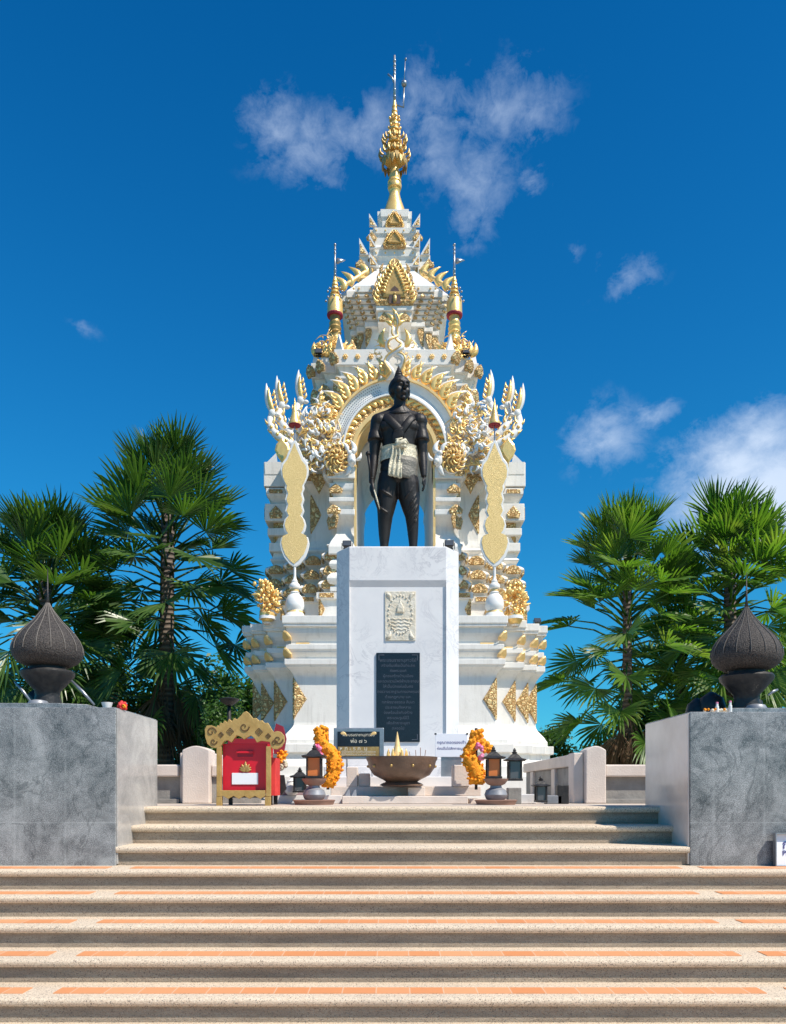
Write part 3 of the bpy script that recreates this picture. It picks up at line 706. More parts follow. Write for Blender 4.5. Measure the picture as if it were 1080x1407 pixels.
def upper():
    U1 = (1.58, 1.60, [(.22,.22),(.30,.30)])
    p = [(6.9,.15),(7.5,.15)]+cyma(7.5,.15,7.7,.05)+[(7.8,.05)]+bulge(7.85,8.08,.05,.09)+[(8.10,.03),(8.2,.03)]+cyma(8.2,.02,8.48,.14,5,'in')+[(8.53,.14),(8.53,.04),(8.6,.04)]+cyma(8.6,.04,8.74,.10)+[(8.74,.16),(9.05,.17)]
    o = rtower(*U1, p).build('upper_tier', 'white', T, bevel=.01); boolean(o, arch_prism(.765, CZA, 3, 13, 23))
    m = MB()
    for x in (-1.0,-.75,-.48,.48,.75,1.0):
        for i in range(6): m.ball((TX+x+.035*cos(i*pi/3), TY-1.60-.175, 8.9+.035*sin(i*pi/3)), .022, 6, 4)
        m.ball((TX+x, TY-1.60-.185, 8.9), .022, 6, 4)
    m.build('gilt_rosettes', 'goldpaint', T, True)
    for sx in (-1, 1):
        for a, b in convex(*U1):
            d = Vector((sx, -1, 0)).normalized(); u = Vector((-d.y, d.x, 0))
            for z, oo, k in ((8.22,.06,1.3),(8.76,.16,1.0),(7.86,.10,1.1)):
                m = MB(); m.relief([(-.1*k,0),(-.13*k,.09*k),(-.07*k,.2*k),(0,.25*k),(.07*k,.2*k),(.13*k,.09*k),(.1*k,0)], Vector((TX+sx*(a+oo), TY-(b+oo), z))-d*.03, u, Vector((d.x*.3, d.y*.3, 1)).normalized(), d, .07, .75, (0,.1))
                m.build('corner_petal', 'filigree', T)
            m = MB(); m.ext([(-.12,0),(.12,0),(0,.36)], Vector((TX+sx*(a+.05), TY-b-.05, 9.05)), u, FV, d, .05)
            m.build('corner_spike', 'enamel', T)
    # the waist: a flaring white body with gold pendants below the rim
    U2 = (.90, .90, [(.14,.14),(.18,.18)])
    p = [(9.02,.34),(9.14,.30)]+cyma(9.14,.28,9.72,0,7,'out')+[(9.96,0),(9.98,.06),(10.08,.06)]
    rtower(*U2, p).build('waist', 'white', T, bevel=.01)
    for sx in (-1, 1):
        for a, b in convex(*U2, .015):
            cx, cy = TX+sx*a, TY-b; m = MB(); k = [(0,-.30),(.05,-.20),(.095,-.06),(.115,.02),(.10,.09),(0,.1)]
            m.relief(k, (cx, cy, 9.86), (-sx,0,0), FV, FN, .03, .8, (.07,-.06)); m.relief(k, (cx, cy, 9.86), (0,1,0), FV, (sx,0,0), .03, .8, (.07,-.06))
            m.build('gilt_pendant', 'filigree', T)
    # the reversed pyramid of mouldings below the little roof
    U3 = (.92, .92, [(.14,.14),(.18,.18)])
    p = [(10.06,-.04),(10.12,.0)]
    for i in range(5):
        z = 10.13+.092*i; o = .01+.040*i
        p += [(z, o), (z+.028, o+.04), (z+.060, o+.046), (z+.068, o-.025)]
    p += [(10.60,.19),(10.60,.235),(10.72,.24)]
    rtower(*U3, p).build('corbel_tier', 'white', T)
    for sx in (-1, 1):
        for a, b in convex(*U3):
            d = Vector((sx, -1, 0)).normalized(); u = Vector((-d.y, d.x, 0))
            m = MB()
            for i in range(5):
                z = 10.13+.092*i; oo = .03+.040*i
                m.relief([(-.05,0),(-.062,.035),(0,.085),(.062,.035),(.05,0)], Vector((TX+sx*(a+oo), TY-(b+oo), z-.005))-d*.012, u, FV, d, .028, .75, (0,.04))
                m.relief([(-.045,0),(-.05,.035),(0,.075),(.05,.035),(.045,0)], Vector((TX+sx*(a+oo-.2), TY-(b+oo)-.014, z)), FU, FV, FN, .025, .75, (0,.04))
            m.build('corbel_petals', 'filigree', T)
    # little roof with gilded ridge flames
    m = MB().rings([rring(.92,.92,[(.14,.14),(.18,.18)],.24,10.72), rring(.56,.56,[(.08,.08),(.10,.10)],.0,11.46), rring(.50,.50,[(.08,.08),(.10,.10)],.0,11.52)])
    m.build('little_roof', 'enamel', T)
    m = MB()
    for k in range(9):
        if abs(k-4) > 1: m.ball((TX-1.0+.25*k if abs(k-4) < 4 else TX+(.86 if k > 4 else -.86), TY-1.165 if abs(k-4) < 4 else TY-1.16, 10.66), .025, 6, 4)
    for sx in (-1, 1):
        for k in range(3): m.relief([(-.06,0),(-.07,.05),(0,.16),(.07,.05),(.06,0)], (TX+sx*(.42+.12*k), TY-1.0+.1*k, 10.86+.12*k), FU, Vector((0,.6,.75)).normalized(), Vector((0,-.75,.6)).normalized(), .02, .75, (0,.05))
    m.build('roof_studs', 'goldpaint', T)
    for sx in (-1, 1):
        for k in range(5):
            t = k/4.0; x = .50+.60*t; z = 11.46-.74*t; y = TY-.50-.52*t
            f = MB(); flame(f, (TX+sx*x, y, z-.02), pi/2-sx*.1, .33, .085, -.55*sx, .05); f.build('ridge_flame', 'gold', T, True)
        MB().tube([(TX+sx*.46, TY-.47, 11.52), (TX+sx*.66, TY-.68, 11.30), (TX+sx*.9, TY-.86, 11.02), (TX+sx*1.16, TY-1.04, 10.74)], .045, 8).build('ridge_moulding', 'goldpaint', T, True)
    for hx, z0, z1, zs in ((.50,11.44,11.90,11.76),(.50,11.88,12.38,12.26),(.34,12.36,12.90,12.74)):
        pr = [(z0,.02)]+bulge(z0+.02,z0+.12,.02,.03,4)+[(z0+.14,0)]+cyma(zs-.1,0,zs,.03,4,'in')+[(zs,.035),(z1,.04)]
        rtower(hx, hx, [(.07,.07)], pr).build('tier', 'white', T, bevel=.006)
    # stepped spikes at the shoulders
    for sx in (-1, 1):
        for x, z, w, h, y in ((.69,11.72,.10,.36,-.60),(.49,11.89,.085,.30,-.56),(.49,12.37,.085,.27,-.56),(.47,11.46,.1,.3,-.62)):
            m = MB(); q = [(-w, 0), (w, 0), (w*1.05, h)]
            m.ext(q if sx > 0 else [(-a, b) for a, b in q], (TX+sx*(x-w*.3), TY+y, z), FU, FV, FN, .05); sp = m.build('shoulder_spike', 'enamel', T)
            m = MB(); q = [(-w*.45, .02), (w*.8, .02), (w*.85, h*.66)]
            m.ext(q if sx > 0 else [(-a, b) for a, b in q], (TX+sx*(x-w*.3), TY+y-.05, z), FU, FV, FN, .012); m.build('gilt_face', 'filigree', sp)
        m = MB().box(*sorted((TX+sx*.5, TX+sx*.77)), TY-.60, TY+.60, 11.2, 11.74); m.build('shoulder_block', 'white', T, bevel=.01)
        for z, x in ((11.62,.50), (12.12,.50), (11.5,.74)):
            m = MB(); m.relief([(-.1,0),(-.12,.06),(0,.2),(.12,.06),(.1,0)], (TX+sx*x, TY-.56 if x < .6 else TY-.61, z-.05), FU, FV, FN, .04, .75, (0,.08)); m.build('corner_petal', 'filigree', T)
    for z in (11.83, 12.32):
        m = MB()
        for k in range(5): m.ball((TX-.4+.2*k, TY-.54, z), .02, 6, 4)
        m.build('gilt_rosettes', 'goldpaint', T)
    # the niche gable in the middle and the two smaller gables above it
    antefix(T, TY-1.26, 10.22, .41, 1.0, name='niche_gable')
    MB().box(TX-.39, TX+.39, TY-1.30, TY-.8, 10.12, 10.22).box(TX-.35, TX+.35, TY-1.25, TY-.8, 9.90, 10.12).build('niche_bracket', 'white', T, bevel=.012)
    m = MB()
    for x in (-.22, .22): m.relief([(-.1,0),(-.12,.06),(0,.2),(.12,.06),(.1,0)], (TX+x, TY-1.25, 9.91), FU, FV, FN, .03, .75, (0,.08))
    m.build('bracket_petals', 'filigree', T)
    m = MB(); m.ext([(-.12,0),(-.12,.2),(-.07,.3),(0,.36),(.07,.3),(.12,.2),(.12,0)], (TX, TY-1.345, 10.225), FU, FV, FN, .03); m.build('niche', 'clay', T)
    m = MB().ball((TX, TY-1.38, 10.31), .05, 8, 6, .03, .09); m.ball((TX, TY-1.38, 10.42), .028, 8, 6); m.build('niche_figure', 'darkgold', T, True)
    antefix(T, TY-.55, 11.91, .25, .37); antefix(T, TY-.40, 12.42, .20, .38)
upper()

def spire():
    c = (TX, TY, 0)
    prof = [(.26,12.88),(.27,12.95),(.255,13.05),(.215,13.18),(.165,13.32),(.125,13.46),(.115,13.54),(.13,13.57),(.115,13.60),(.15,13.63),(.16,13.70),(.14,13.74),(.155,13.76),(.15,13.80),(.125,13.83),(.13,13.86),(.11,13.98),(.08,14.14),(.055,14.26),(.05,14.6)]
    sp = MB().lathe(prof, c, 24).build('spire', 'gold', T, 'auto')
    sp['label'] = 'gilded spire with tiered filigree parasol'
    m = MB()
    for i, (z, r) in enumerate(((14.24,.23),(14.44,.195),(14.62,.165),(14.78,.135),(14.92,.12),(15.04,.10),(15.15,.085),(15.25,.075),(15.35,.065),(15.45,.055))):
        m.lathe([(r,z),(r*1.02,z+.03),(r*.82,z+.06),(r*.6,z+.15)], c, 20)
    m.build('parasol', 'gold', sp, 'auto')
    rng = random.Random(3); m = MB()
    for i in range(18):
        a = 2*pi*i/18; r = .27; m.relief([(-.045,0),(-.05,-.08),(0,-.20),(.05,-.08),(.045,0)], (TX+r*cos(a), TY+r*sin(a), 14.28-.06*(i % 2)), (-sin(a), cos(a), 0), FV, (cos(a), sin(a), 0), .02, .7, (0,-.05))
    for i in range(16):
        for z, r in ((14.32,.27),(14.66,.2)):
            a = 2*pi*i/16; flame(m, (TX+r*cos(a), TY+r*sin(a), z), pi/2-cos(a)*.9, .15, .035, .5*cos(a), .03, n=5)
    m.build('parasol_fringe', 'darkgold', sp)
    m = MB()
    for z, r in ((14.46,.25),(14.64,.22),(14.8,.18),(15.0,.13),(15.2,.11)):
        for i in range(8):
            a = 2*pi*i/8+z; m.ball((TX+r*cos(a), TY+r*sin(a), z), .03, 6, 5)
    m.build('parasol_bells', 'gold', sp, True)
    m = MB().tube([(TX, TY, 15.5), (TX, TY, 16.62)], [.035, .022], 8)
    for z in (15.7, 15.85, 16.2, 16.3, 16.4, 16.5): m.ball((TX, TY, z), .038, 8, 6)
    m.tube([(TX, TY, 15.98), (TX-.05, TY, 16.12), (TX-.15, TY, 16.2)], .02, 6)
    m.build('spire_needle', 'steel', sp, True)
    m = MB().tube([(TX+.02, TY, 15.52), (TX+.2, TY, 15.46), (TX+.215, TY, 15.95)], .018, 6); m.ball((TX+.215, TY, 15.99), .07, 8, 6)
    m.tube([(TX+.215, TY, 16.0), (TX+.24, TY, 16.54)], .008, 5); m.ball((TX+.25, TY, 16.54), .028, 6, 4)
    m.build('lightning_rod', 'steel', sp, True)
    # two slender gilded finials with parasols standing on the front corners of the upper tier
    for sx in (-1, 1):
        x, y = TX+sx*1.24, TY-1.32; c = (x, y, 0)
        p = [(.20,9.05),(.21,9.2),(.15,9.32),(.125,9.42),(.13,9.48),(.105,9.54),(.11,9.6),(.135,9.63),(.11,9.67),(.135,9.73),(.11,9.77),(.125,9.83),(.10,9.88),(.11,9.96),(.10,10.2)]
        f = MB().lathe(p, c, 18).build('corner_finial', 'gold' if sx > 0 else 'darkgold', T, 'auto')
        m = MB().lathe([(.165,10.0),(.155,10.3),(.13,10.34),(.10,10.36)], c, 20)
        for z, r in ((10.36,.115),(10.45,.095),(10.54,.08),(10.62,.065),(10.70,.05)): m.lathe([(r,z),(r,z+.03),(r*.7,z+.06),(r*.6,z+.09)], c, 14)
        m.build('parasol', 'gold', f, 'auto')
        MB().lathe([(.160,9.97),(.170,10.0),(.160,10.035)], c, 20).build('parasol_rim', 'maroon', f)
        m = MB()
        for i in range(8):
            for z, r in ((10.3,.19),(10.5,.15)): a = 2*pi*i/8; m.ball((x+r*cos(a), y+r*sin(a), z), .025, 6, 4)
        m.build('parasol_bells', 'steel', f, True)
        m = MB().tube([(x, y, 10.7), (x, y, 11.47)], [.028, .016], 8); m.ball((x, y, 11.47), .03, 8, 6)
        for z in (10.85, 10.95, 11.3, 11.38): m.ball((x, y, z), .028, 6, 5)
        m.ext([(0,0),(.05,.07),(.22,.02),(.12,-.02),(.05,-.06)], (x, y, 11.12), FU, FV, FN, .015)
        m.build('finial_vane', 'steel', f, True)
        rng = random.Random(17); m = MB(); scrolls(m, x+sx*.06, 9.28, y-.12, .24, rng, 34, .12)
        for k in range(7): flame(m, (x+sx*(-.22+.09*k), y-.15, 9.07), pi/2+sx*(.35-.16*k), .38-.03*abs(k-3), .085, .3*sx, .06)
        m.build('gilt_flames', 'gold', f, True)
        m = MB(); m.relief([(-.16,0),(-.15,.1),(0,.42),(.15,.1),(.16,0)], (x-sx*.36, y-.05, 9.05), FU, FV, FN, .06, .7, (0,.15)); m.build('gilt_spike', 'filigree', f)
spire()

# ------------------------------------------------------------ pedestal and statue
PX, PY = .062, 10.3
def pedestal():
    r = empty('pedestal', (PX, 10.9, 0), 'white marble pedestal with chamfered corners, carved panel and black inscription plaque under the statue', 'pedestal')
    def octo(z, f, o=0, a=.63, b=.81, y0=PY, y1=11.45, c=.25):
        return [(PX-a-o*.4, y0-o+f, z), (PX+a+o*.4, y0-o+f, z), (PX+b+o, y0+c-o*.4, z), (PX+b+o, y1-c, z), (PX+a, y1+o, z), (PX-a, y1+o, z), (PX-b-o, y1-c, z), (PX-b-o, y0+c-o*.4, z)]
    MB().rings([octo(.56, .035), octo(2.79, .035), octo(2.87, .0), octo(3.30, .0), octo(3.315, .012, -.012)]).build('shaft', 'marble', r, bevel=.006)
    for s in (-1, 1):
        q = [(PX+s*.628, PY), (PX+s*.812, PY+.252), (PX+s*.812, PY+.5), (PX+s*.628, PY+.5)]
        MB().rings([[(a, b, z) for a, b in q] for z in (.56, 2.868)]).build('corner_post', 'marble', r, bevel=.008)
    MB().box(PX-.95, PX+.95, PY-.12, 11.6, .30, .45).box(PX-.86, PX+.86, PY-.04, 11.5, .45, .56).build('base_slab', 'marble', r, bevel=.01)
    x0, x1, y = -.105+.0, .295, PY+.032
    c = (x0+x1)/2; f = MB().box(x0, x1, y-.012, y+.02, 2.09, 2.73).build('relief_panel', 'beige', r, bevel=.004)
    m = MB()
    for a in range(24):                      # oval border and corner leaves, a pointed shrine over water lines
        t = 2*pi*a/24; m.ball((c+.155*cos(t), y-.014, 2.43+.25*sin(t)), .014, 6, 4)
    for sx in (-1, 1):
        for sz in (-1, 1):
            flame(m, (c+sx*.18, y-.012, 2.41+sz*.29), atan2(-sz, -sx), .1, .03, .4*sx*sz, .02)
    for k in range(4): m.tube([(c-.12+.02*i, y-.014, 2.37-.045*k+.008*sin(i*1.6)) for i in range(13)], .007, 5)
    m.build('relief_ornament', 'beige', f, True)
    m = MB().relief(leaf_outline(.05, .15), (c, y-.012, 2.45), FU, FV, FN, .02, .8, (0,.06)); m.tube([(c, y-.014, 2.58), (c, y-.014, 2.63)], [.010, .003], 6); m.build('shrine_emblem', 'beige', f)
    x0, x1 = X(517, PY), X(577, PY); c = (x0+x1)/2
    p = MB().box(x0, x1, y-.02, y+.02, .77, 1.93).build('inscription_plaque', 'plaque', r, bevel=.004)
    lines = ['พระบรมราชานุสาวรีย์', 'สร้างขึ้นเพื่อเป็นที่ระลึก', 'ถึงพระองค์', 'ผู้ทรงสร้างบ้านเมือง', 'และรวบรวมไพร่ฟ้าประชาชน', 'ให้เป็นปึกแผ่นมั่นคง', 'ทรงวางรากฐานการปกครอง', 'ด้วยกฎหมาย และ', 'ทศพิธราชธรรม สืบมา', 'ประชาชนทั้งหลาย', 'จึงพร้อมใจกันสร้าง', 'พระบรมรูปนี้ไว้', 'เพื่อสักการะบูชา', 'ตลอดไป']
    for i, t in enumerate(lines):
        text_mb(t, .05 if i else .058, (c, y-.0205, 1.83-.068*i), FU, FV, FN, .0015).build('inscription_line', 'inklight', p)
    m = MB()
    for sx in (-1, 1):
        for z, s in ((1.9, -1), (.80, 1)): m.tube([(c+sx*.25, y-.022, z+s*.07), (c+sx*.25, y-.022, z), (c+sx*.18, y-.022, z)], .006, 5)
    m.build('engraved_corners', 'inklight', p)
pedestal()

SX, SY, SZ = .070, 10.86, 3.315
def statue():
    r = empty('king_statue', (SX, SY, SZ), 'dark bronze statue of a standing king with a pale gold sash on the marble pedestal', 'statue')
    o3 = Vector((SX, SY, SZ)); m = MB()
    def P(x, y, z): return (SX+x, SY+y, SZ+z)
    tor = [(.98,0,.16,.13),(1.06,0,.225,.165),(1.18,.0,.255,.18),(1.30,.005,.24,.165),(1.42,.01,.225,.15),(1.55,.015,.24,.155),(1.66,.015,.27,.17),(1.76,.012,.295,.17),(1.83,.01,.285,.15),(1.89,.01,.215,.12),(1.94,.012,.13,.10),(2.0,.016,.085,.085)]
    m.rings([[P(cx+a*cos(2*pi*i/28), b*sin(2*pi*i/28), z) for i in range(28)] for z, cx, a, b in tor])
    for s in (-1, 1): m.ball(P(.01+s*.125, -.075, 1.73), .145, 12, 8, .085, .10)       # chest
    m.tube([P(.014, .01, 1.88), P(.018, .0, 2.0), P(.024, -.01, 2.14)], [.095, .082, .085], 16)
    for s in (-1, 1):
        m.tube([P(.02+s*.03, .0, 2.0), P(.01+s*.13, .01, 1.925), P(.01+s*.27, .01, 1.86)], [.06, .07, .085], 12)
        m.ball(P(.012+s*.285, .0, 1.825), .118, 14, 10, .115, .105)
    # head, turned a little to the visitor's right
    h0 = len(m.v); HS = 1.10
    m.ball((0, .015, .01), .120, 18, 14, .145, .155); m.ball((0, -.045, -.075), .090, 14, 10, .085, .105)
    m.ball((0, -.098, -.160), .036, 10, 8, .03, .028); m.ball((0, -.105, .055), .095, 12, 8, .03, .04)
    m.tube([(0, -.128, .035), (0, -.150, .0), (0, -.170, -.045)], [.014, .017, .022], 8); m.ball((0, -.150, -.058), .032, 8, 6, .02, .013)
    for s in (-1, 1):
        m.tube([(s*.014, -.136, .034), (s*.045, -.130, .046), (s*.082, -.098, .032)], [.012, .013, .008], 8)
        m.ball((s*.045, -.112, .0), .027, 10, 8, .02, .014); m.tube([(s*.02, -.128, .0), (s*.045, -.133, .007), (s*.07, -.117, .0)], .006, 6)
        m.ball((s*.060, -.088, -.055), .036, 10, 8, .035, .04)
        m.ball((s*.122, .015, -.02), .018, 10, 8, .032, .055); m.ball((s*.118, .008, -.085), .014, 8, 6, .018, .035)
    m.ball((0, -.130, -.098), .038, 10, 6, .022, .010); m.ball((0, -.126, -.117), .032, 10, 6, .022, .011)
    RH = Matrix.Translation((SX+.026, SY-.01, SZ+2.255)) @ Matrix.Rotation(radians(24), 4, 'Z') @ Matrix.Rotation(radians(-2), 4, 'X') @ Matrix.Diagonal((1.16, 1.10, 1.03, 1))
    m.xform(RH, h0)
    # arms
    m.tube([P(-.24,.01,1.86),P(-.295,.0,1.80),P(-.318,.0,1.64),P(-.330,.015,1.48),P(-.340,.02,1.37),P(-.350,.0,1.24),P(-.362,-.03,1.10),P(-.372,-.05,.99)], [.085,.098,.090,.078,.066,.066,.052,.040], 14)
    m.tube([P(.25,.01,1.86),P(.305,.0,1.80),P(.328,.0,1.64),P(.338,.015,1.50),P(.342,.02,1.40),P(.348,.0,1.28),P(.356,-.03,1.16),P(.362,-.045,1.07)], [.085,.098,.088,.075,.063,.063,.05,.038], 14)
    for s, x, z in ((-1, -.322, 1.60), (1, .332, 1.60)):                               # short sleeve hems
        m.rings([[P(x+q*cos(2*pi*i/18), .0+q*sin(2*pi*i/18), z+dz) for i in range(18)] for q, dz in ((.09,.08),(.108,.0),(.112,-.03),(.10,-.035))])
    # hands: palm, four bent fingers and a thumb each
    for s, W0, grip in ((1, (.364, -.05, 1.03), .6), (-1, (-.374, -.06, .94), 1.0)):
        x, y, z = W0; m.ball(P(x, y-.008, z-.03), .029, 10, 8, .048, .062)
        for k in range(4):
            L = (.8, .95, .9, .72)[k]*.105; yy = y-.042+.026*k
            pts = [P(x, yy, z-.06), P(x-s*.006*grip, yy-.004, z-.06-L*.55), P(x-s*.032*grip, yy-.002, z-.06-L*.92), P(x-s*.052*grip, yy+.004, z-.06-L*(1.05-.35*grip))]
            m.tube(pts, [.0155, .0145, .013, .010], 7)
        m.tube([P(x-s*.004, y-.040, z-.005), P(x-s*.02, y-.066, z-.045), P(x-s*.032, y-.062, z-.085)], [.016, .014, .010], 7)
    # draped trousers
    m.tube([P(-.105,0,1.10),P(-.135,0,.96),P(-.155,0,.80),P(-.172,-.01,.66),P(-.183,-.015,.55),P(-.190,.0,.43),P(-.194,.005,.31),P(-.196,.005,.19),P(-.196,.005,.07)], [.165,.165,.150,.128,.108,.094,.080,.062,.055], 18)
    m.tube([P(.11,0,1.10),P(.14,0,.96),P(.160,0,.80),P(.180,-.01,.66),P(.194,-.015,.56),P(.204,.0,.44),P(.210,.005,.31),P(.213,.005,.19),P(.214,.005,.07)], [.165,.165,.150,.122,.098,.085,.073,.06,.054], 18)
    rng = random.Random(4)
    for s in (-1, 1):                                                                  # folds of the cloth
        for k in ((0, 2, 3, 4, 5, 6) if s > 0 else (1, 4)):
            z = 1.05-.075*k; a0 = rng.uniform(-.2, .1)
            rr = [.168,.168,.165,.158,.150,.138,.125][k]
            pts = []
            for i in range(7):
                t = i/6; an = -pi/2+s*(1.25-1.9*t)+a0; zz = z-(.34 if s > 0 else .2)*t-.03*sin(pi*t)
                cx = s*(.115+.06*min(1, max(0, (1.06-zz)/.5)))
                q = rr*(1-.10*max(0, (z-zz))/.2*.6)
                pts.append(P(cx+q*cos(an), q*sin(an), zz))
            m.tube(pts, [.002,.006,.008,.0085,.008,.006,.002], 6)
    for s, x in ((-1, -.196), (1, .214)):                                              # ankle bands and feet
        tx = x+(-.03 if s < 0 else .11)
        h = len(m.v); m.tube([P(x, .06, .045), P(x, .0, .06), P((x+tx)/2, -.10, .045), P(tx, -.20, .028)], [.042, .058, .05, .036], 12)
        for k in range(5): m.ball(P(tx+(k-2)*.019, -.225+.006*abs(k-1.5), .018), .013, 6, 5, .024, .014)
        m.rings([[P(x+q*cos(2*pi*i/16), .005+q*sin(2*pi*i/16), z) for i in range(16)] for q, z in ((.058,.135),(.068,.125),(.068,.10),(.058,.09))])
    b = m.build('body', 'bronze', r, True)
    md = b.modifiers.new('fuse', 'REMESH'); md.mode = 'VOXEL'; md.voxel_size = .0085; md.use_smooth_shade = True
    s = b.modifiers.new('smooth', 'SMOOTH'); s.factor = .5; s.iterations = 4
    bake(b)
    for p in b.data.polygons: p.use_smooth = True
    if not b.data.materials: b.data.materials.append(M['bronze'])
    # hair and topknot
    m = MB(); h = len(m.v)
    R = []
    for k in range(9):
        a = radians(-12+ (102*k/8)); R.append([(.131*cos(a)**.8*cos(t), .025+.150*cos(a)**.8*sin(t), .028+.104*sin(a)+.045*(1 if sin(t) < 0 else -.6)*cos(a)*abs(sin(t))) for t in [2*pi*i/24 for i in range(24)]])
    m.rings(R)
    m.lathe([(.062,.09),(.060,.135),(.050,.147),(.060,.160),(.058,.182),(.044,.193),(.050,.203),(.046,.219),(.036,.230),(.039,.240),(.031,.260),(.022,.270),(.023,.280),(.013,.305),(.003,.330)], (0,.03,0), 20)
    m.xform(RH, h); m.build('hair', 'bronze', r, 'auto')
    # cloth crossing the chest
    def front(x, z):
        for (z0, c0, a0, b0), (z1, c1, a1, b1) in zip(tor, tor[1:]):
            if z0 <= z <= z1:
                t = (z-z0)/(z1-z0); a, bb, c = a0+(a1-a0)*t, b0+(b1-b0)*t, c0+(c1-c0)*t
                y = -bb*sqrt(max(0.02, 1-((x-c)/a)**2))
                for s in (-1, 1):
                    q = 1-((x-.01-s*.125)/.145)**2-((z-1.73)/.10)**2
                    if q > 0: y = min(y, -.075-.085*sqrt(q))
                return y
        return -.1
    m = MB()
    for x0, z0, x1, z1, w in ((-.21,1.875,.06,1.60,.055),(.23,1.872,-.05,1.50,.050)):
        pts = []
        for i in range(9):
            t = i/8; x = x0+(x1-x0)*t; z = z0+(z1-z0)*t; pts.append(P(x, front(x, z)-.006, z))
        m.tube(pts, w, 8, (.28, 1.0), ref=(0, -1, 0))
    m.tube([P(.0+.012*sin(i), front(0, 1.66-.024*i)-.006, 1.66-.024*i) for i in range(9)], [.075,.08,.085,.085,.085,.085,.085,.08,.07], 8, (.2, 1), ref=(0, -1, 0))
    m.tube([P(.015+.135*cos(t), .0-.115*sin(t), 1.905+.01*cos(2*t)) for t in [2*pi*i/20 for i in range(21)]], .030, 8)
    m.build('shawl', 'bronze', r, True)
    # waist sash with its knot, the hanging end and the cloth wrapped on the hip
    m = MB()
    R = []
    for k in range(7):
        z = 1.285+.185*k/6; g = .016+.009*sin(k*2.4)
        t = (z-1.18)/.37; a = .252-.02*t+g; bb = .178-.02*t+g
        R.append([P(.008+a*cos(q), bb*sin(q), z+.012*sin(q*1.0+1)) for q in [2*pi*i/32 for i in range(32)]])
    m.rings(R, (False, False)); sb = m.build('sash', 'sash', r, True)
    m = MB(); rng = random.Random(2)
    for k in range(9): m.ball(P(.03+rng.uniform(-.05, .06), -.19-rng.uniform(0, .03), 1.43+rng.uniform(-.03, .05)), .036, 8, 6, .03, .026)
    m.tube([P(-.05,-.19,1.40),P(.02,-.225,1.44),P(.10,-.2,1.49),P(.14,-.175,1.46)], [.03,.035,.03,.012], 8)
    m.tube([P(.05,-.2,1.44),P(-.02,-.21,1.50),P(.06,-.2,1.52)], [.03,.025,.012], 8)
    m.build('knot', 'sash', sb, True)
    m = MB(); R = []
    for k in range(13):
        z = 1.42-.41*k/12; w = .060+.028*min(1, k/6); row = []
        for i in range(15):
            u = -1+2*i/14; row.append(P(-.03+u*w+.02*sin(k*.5)*.4-.012*k/12, -.205-.014*cos(u*9+k*.25)-.006*sin(k*.9)-.010*(k/12), z-.02*u*(k/12)))
        R.append(row)
    vs = [p for row in R for p in row]; fs = [(a*15+i, a*15+i+1, (a+1)*15+i+1, (a+1)*15+i) for a in range(12) for i in range(14)]
    m.add(vs, fs); e = m.build('hanging_end', 'sash', sb, True); so = e.modifiers.new('thick', 'SOLIDIFY'); so.thickness = .012
    m = MB(); R = []
    for k in range(7):
        z = 1.30-.27*k/6; g = .018+.006*sin(k*2)
        R.append([P(.0+(.262+g)*cos(a), (.185+g)*sin(a)*1.0, z-.06*cos(a*1.0+.2)*(1 if k else 0)*.6) for a in [radians(-100+112*i/16) for i in range(17)]])
    m.add([p for row in R for p in row], [(a*17+i, a*17+i+1, (a+1)*17+i+1, (a+1)*17+i) for a in range(6) for i in range(16)])
    e = m.build('hip_cloth', mat('olive_grey_cloth', (.20, .185, .15), .5, .1, (.13, .12, .10), 20, bump=.5), r, True); so = e.modifiers.new('thick', 'SOLIDIFY'); so.thickness = .01
    # sheathed sword held down along the leg
    m = MB().tube([P(-.372,-.115,1.02),P(-.352,-.125,.90),P(-.31,-.14,.72),P(-.262,-.15,.56)], [.022,.024,.022,.012], 10, (.6, 1), ref=(0,-1,0)); sw = m.build('sword', 'bronze', r, True)
    m = MB().tube([P(-.372,-.115,1.02),P(-.405,-.10,1.22),P(-.420,-.095,1.34)], [.018,.018,.02], 10); m.ball(P(-.422,-.094,1.36), .034, 10, 8); m.ball(P(-.376,-.113,1.03), .034, 10, 8, .02, .012)
    m.build('hilt', 'bronze', sw, True)
    m = MB().tube([P(-.335,-.15,.86),P(-.30,-.165,.74),P(-.255,-.17,.60)], [.010,.014,.006], 6); m.build('sash_tail', 'sash', sb, True)
statue()
bpy.data.objects['king_statue'].scale = (0.97, 1.0, 1.025)

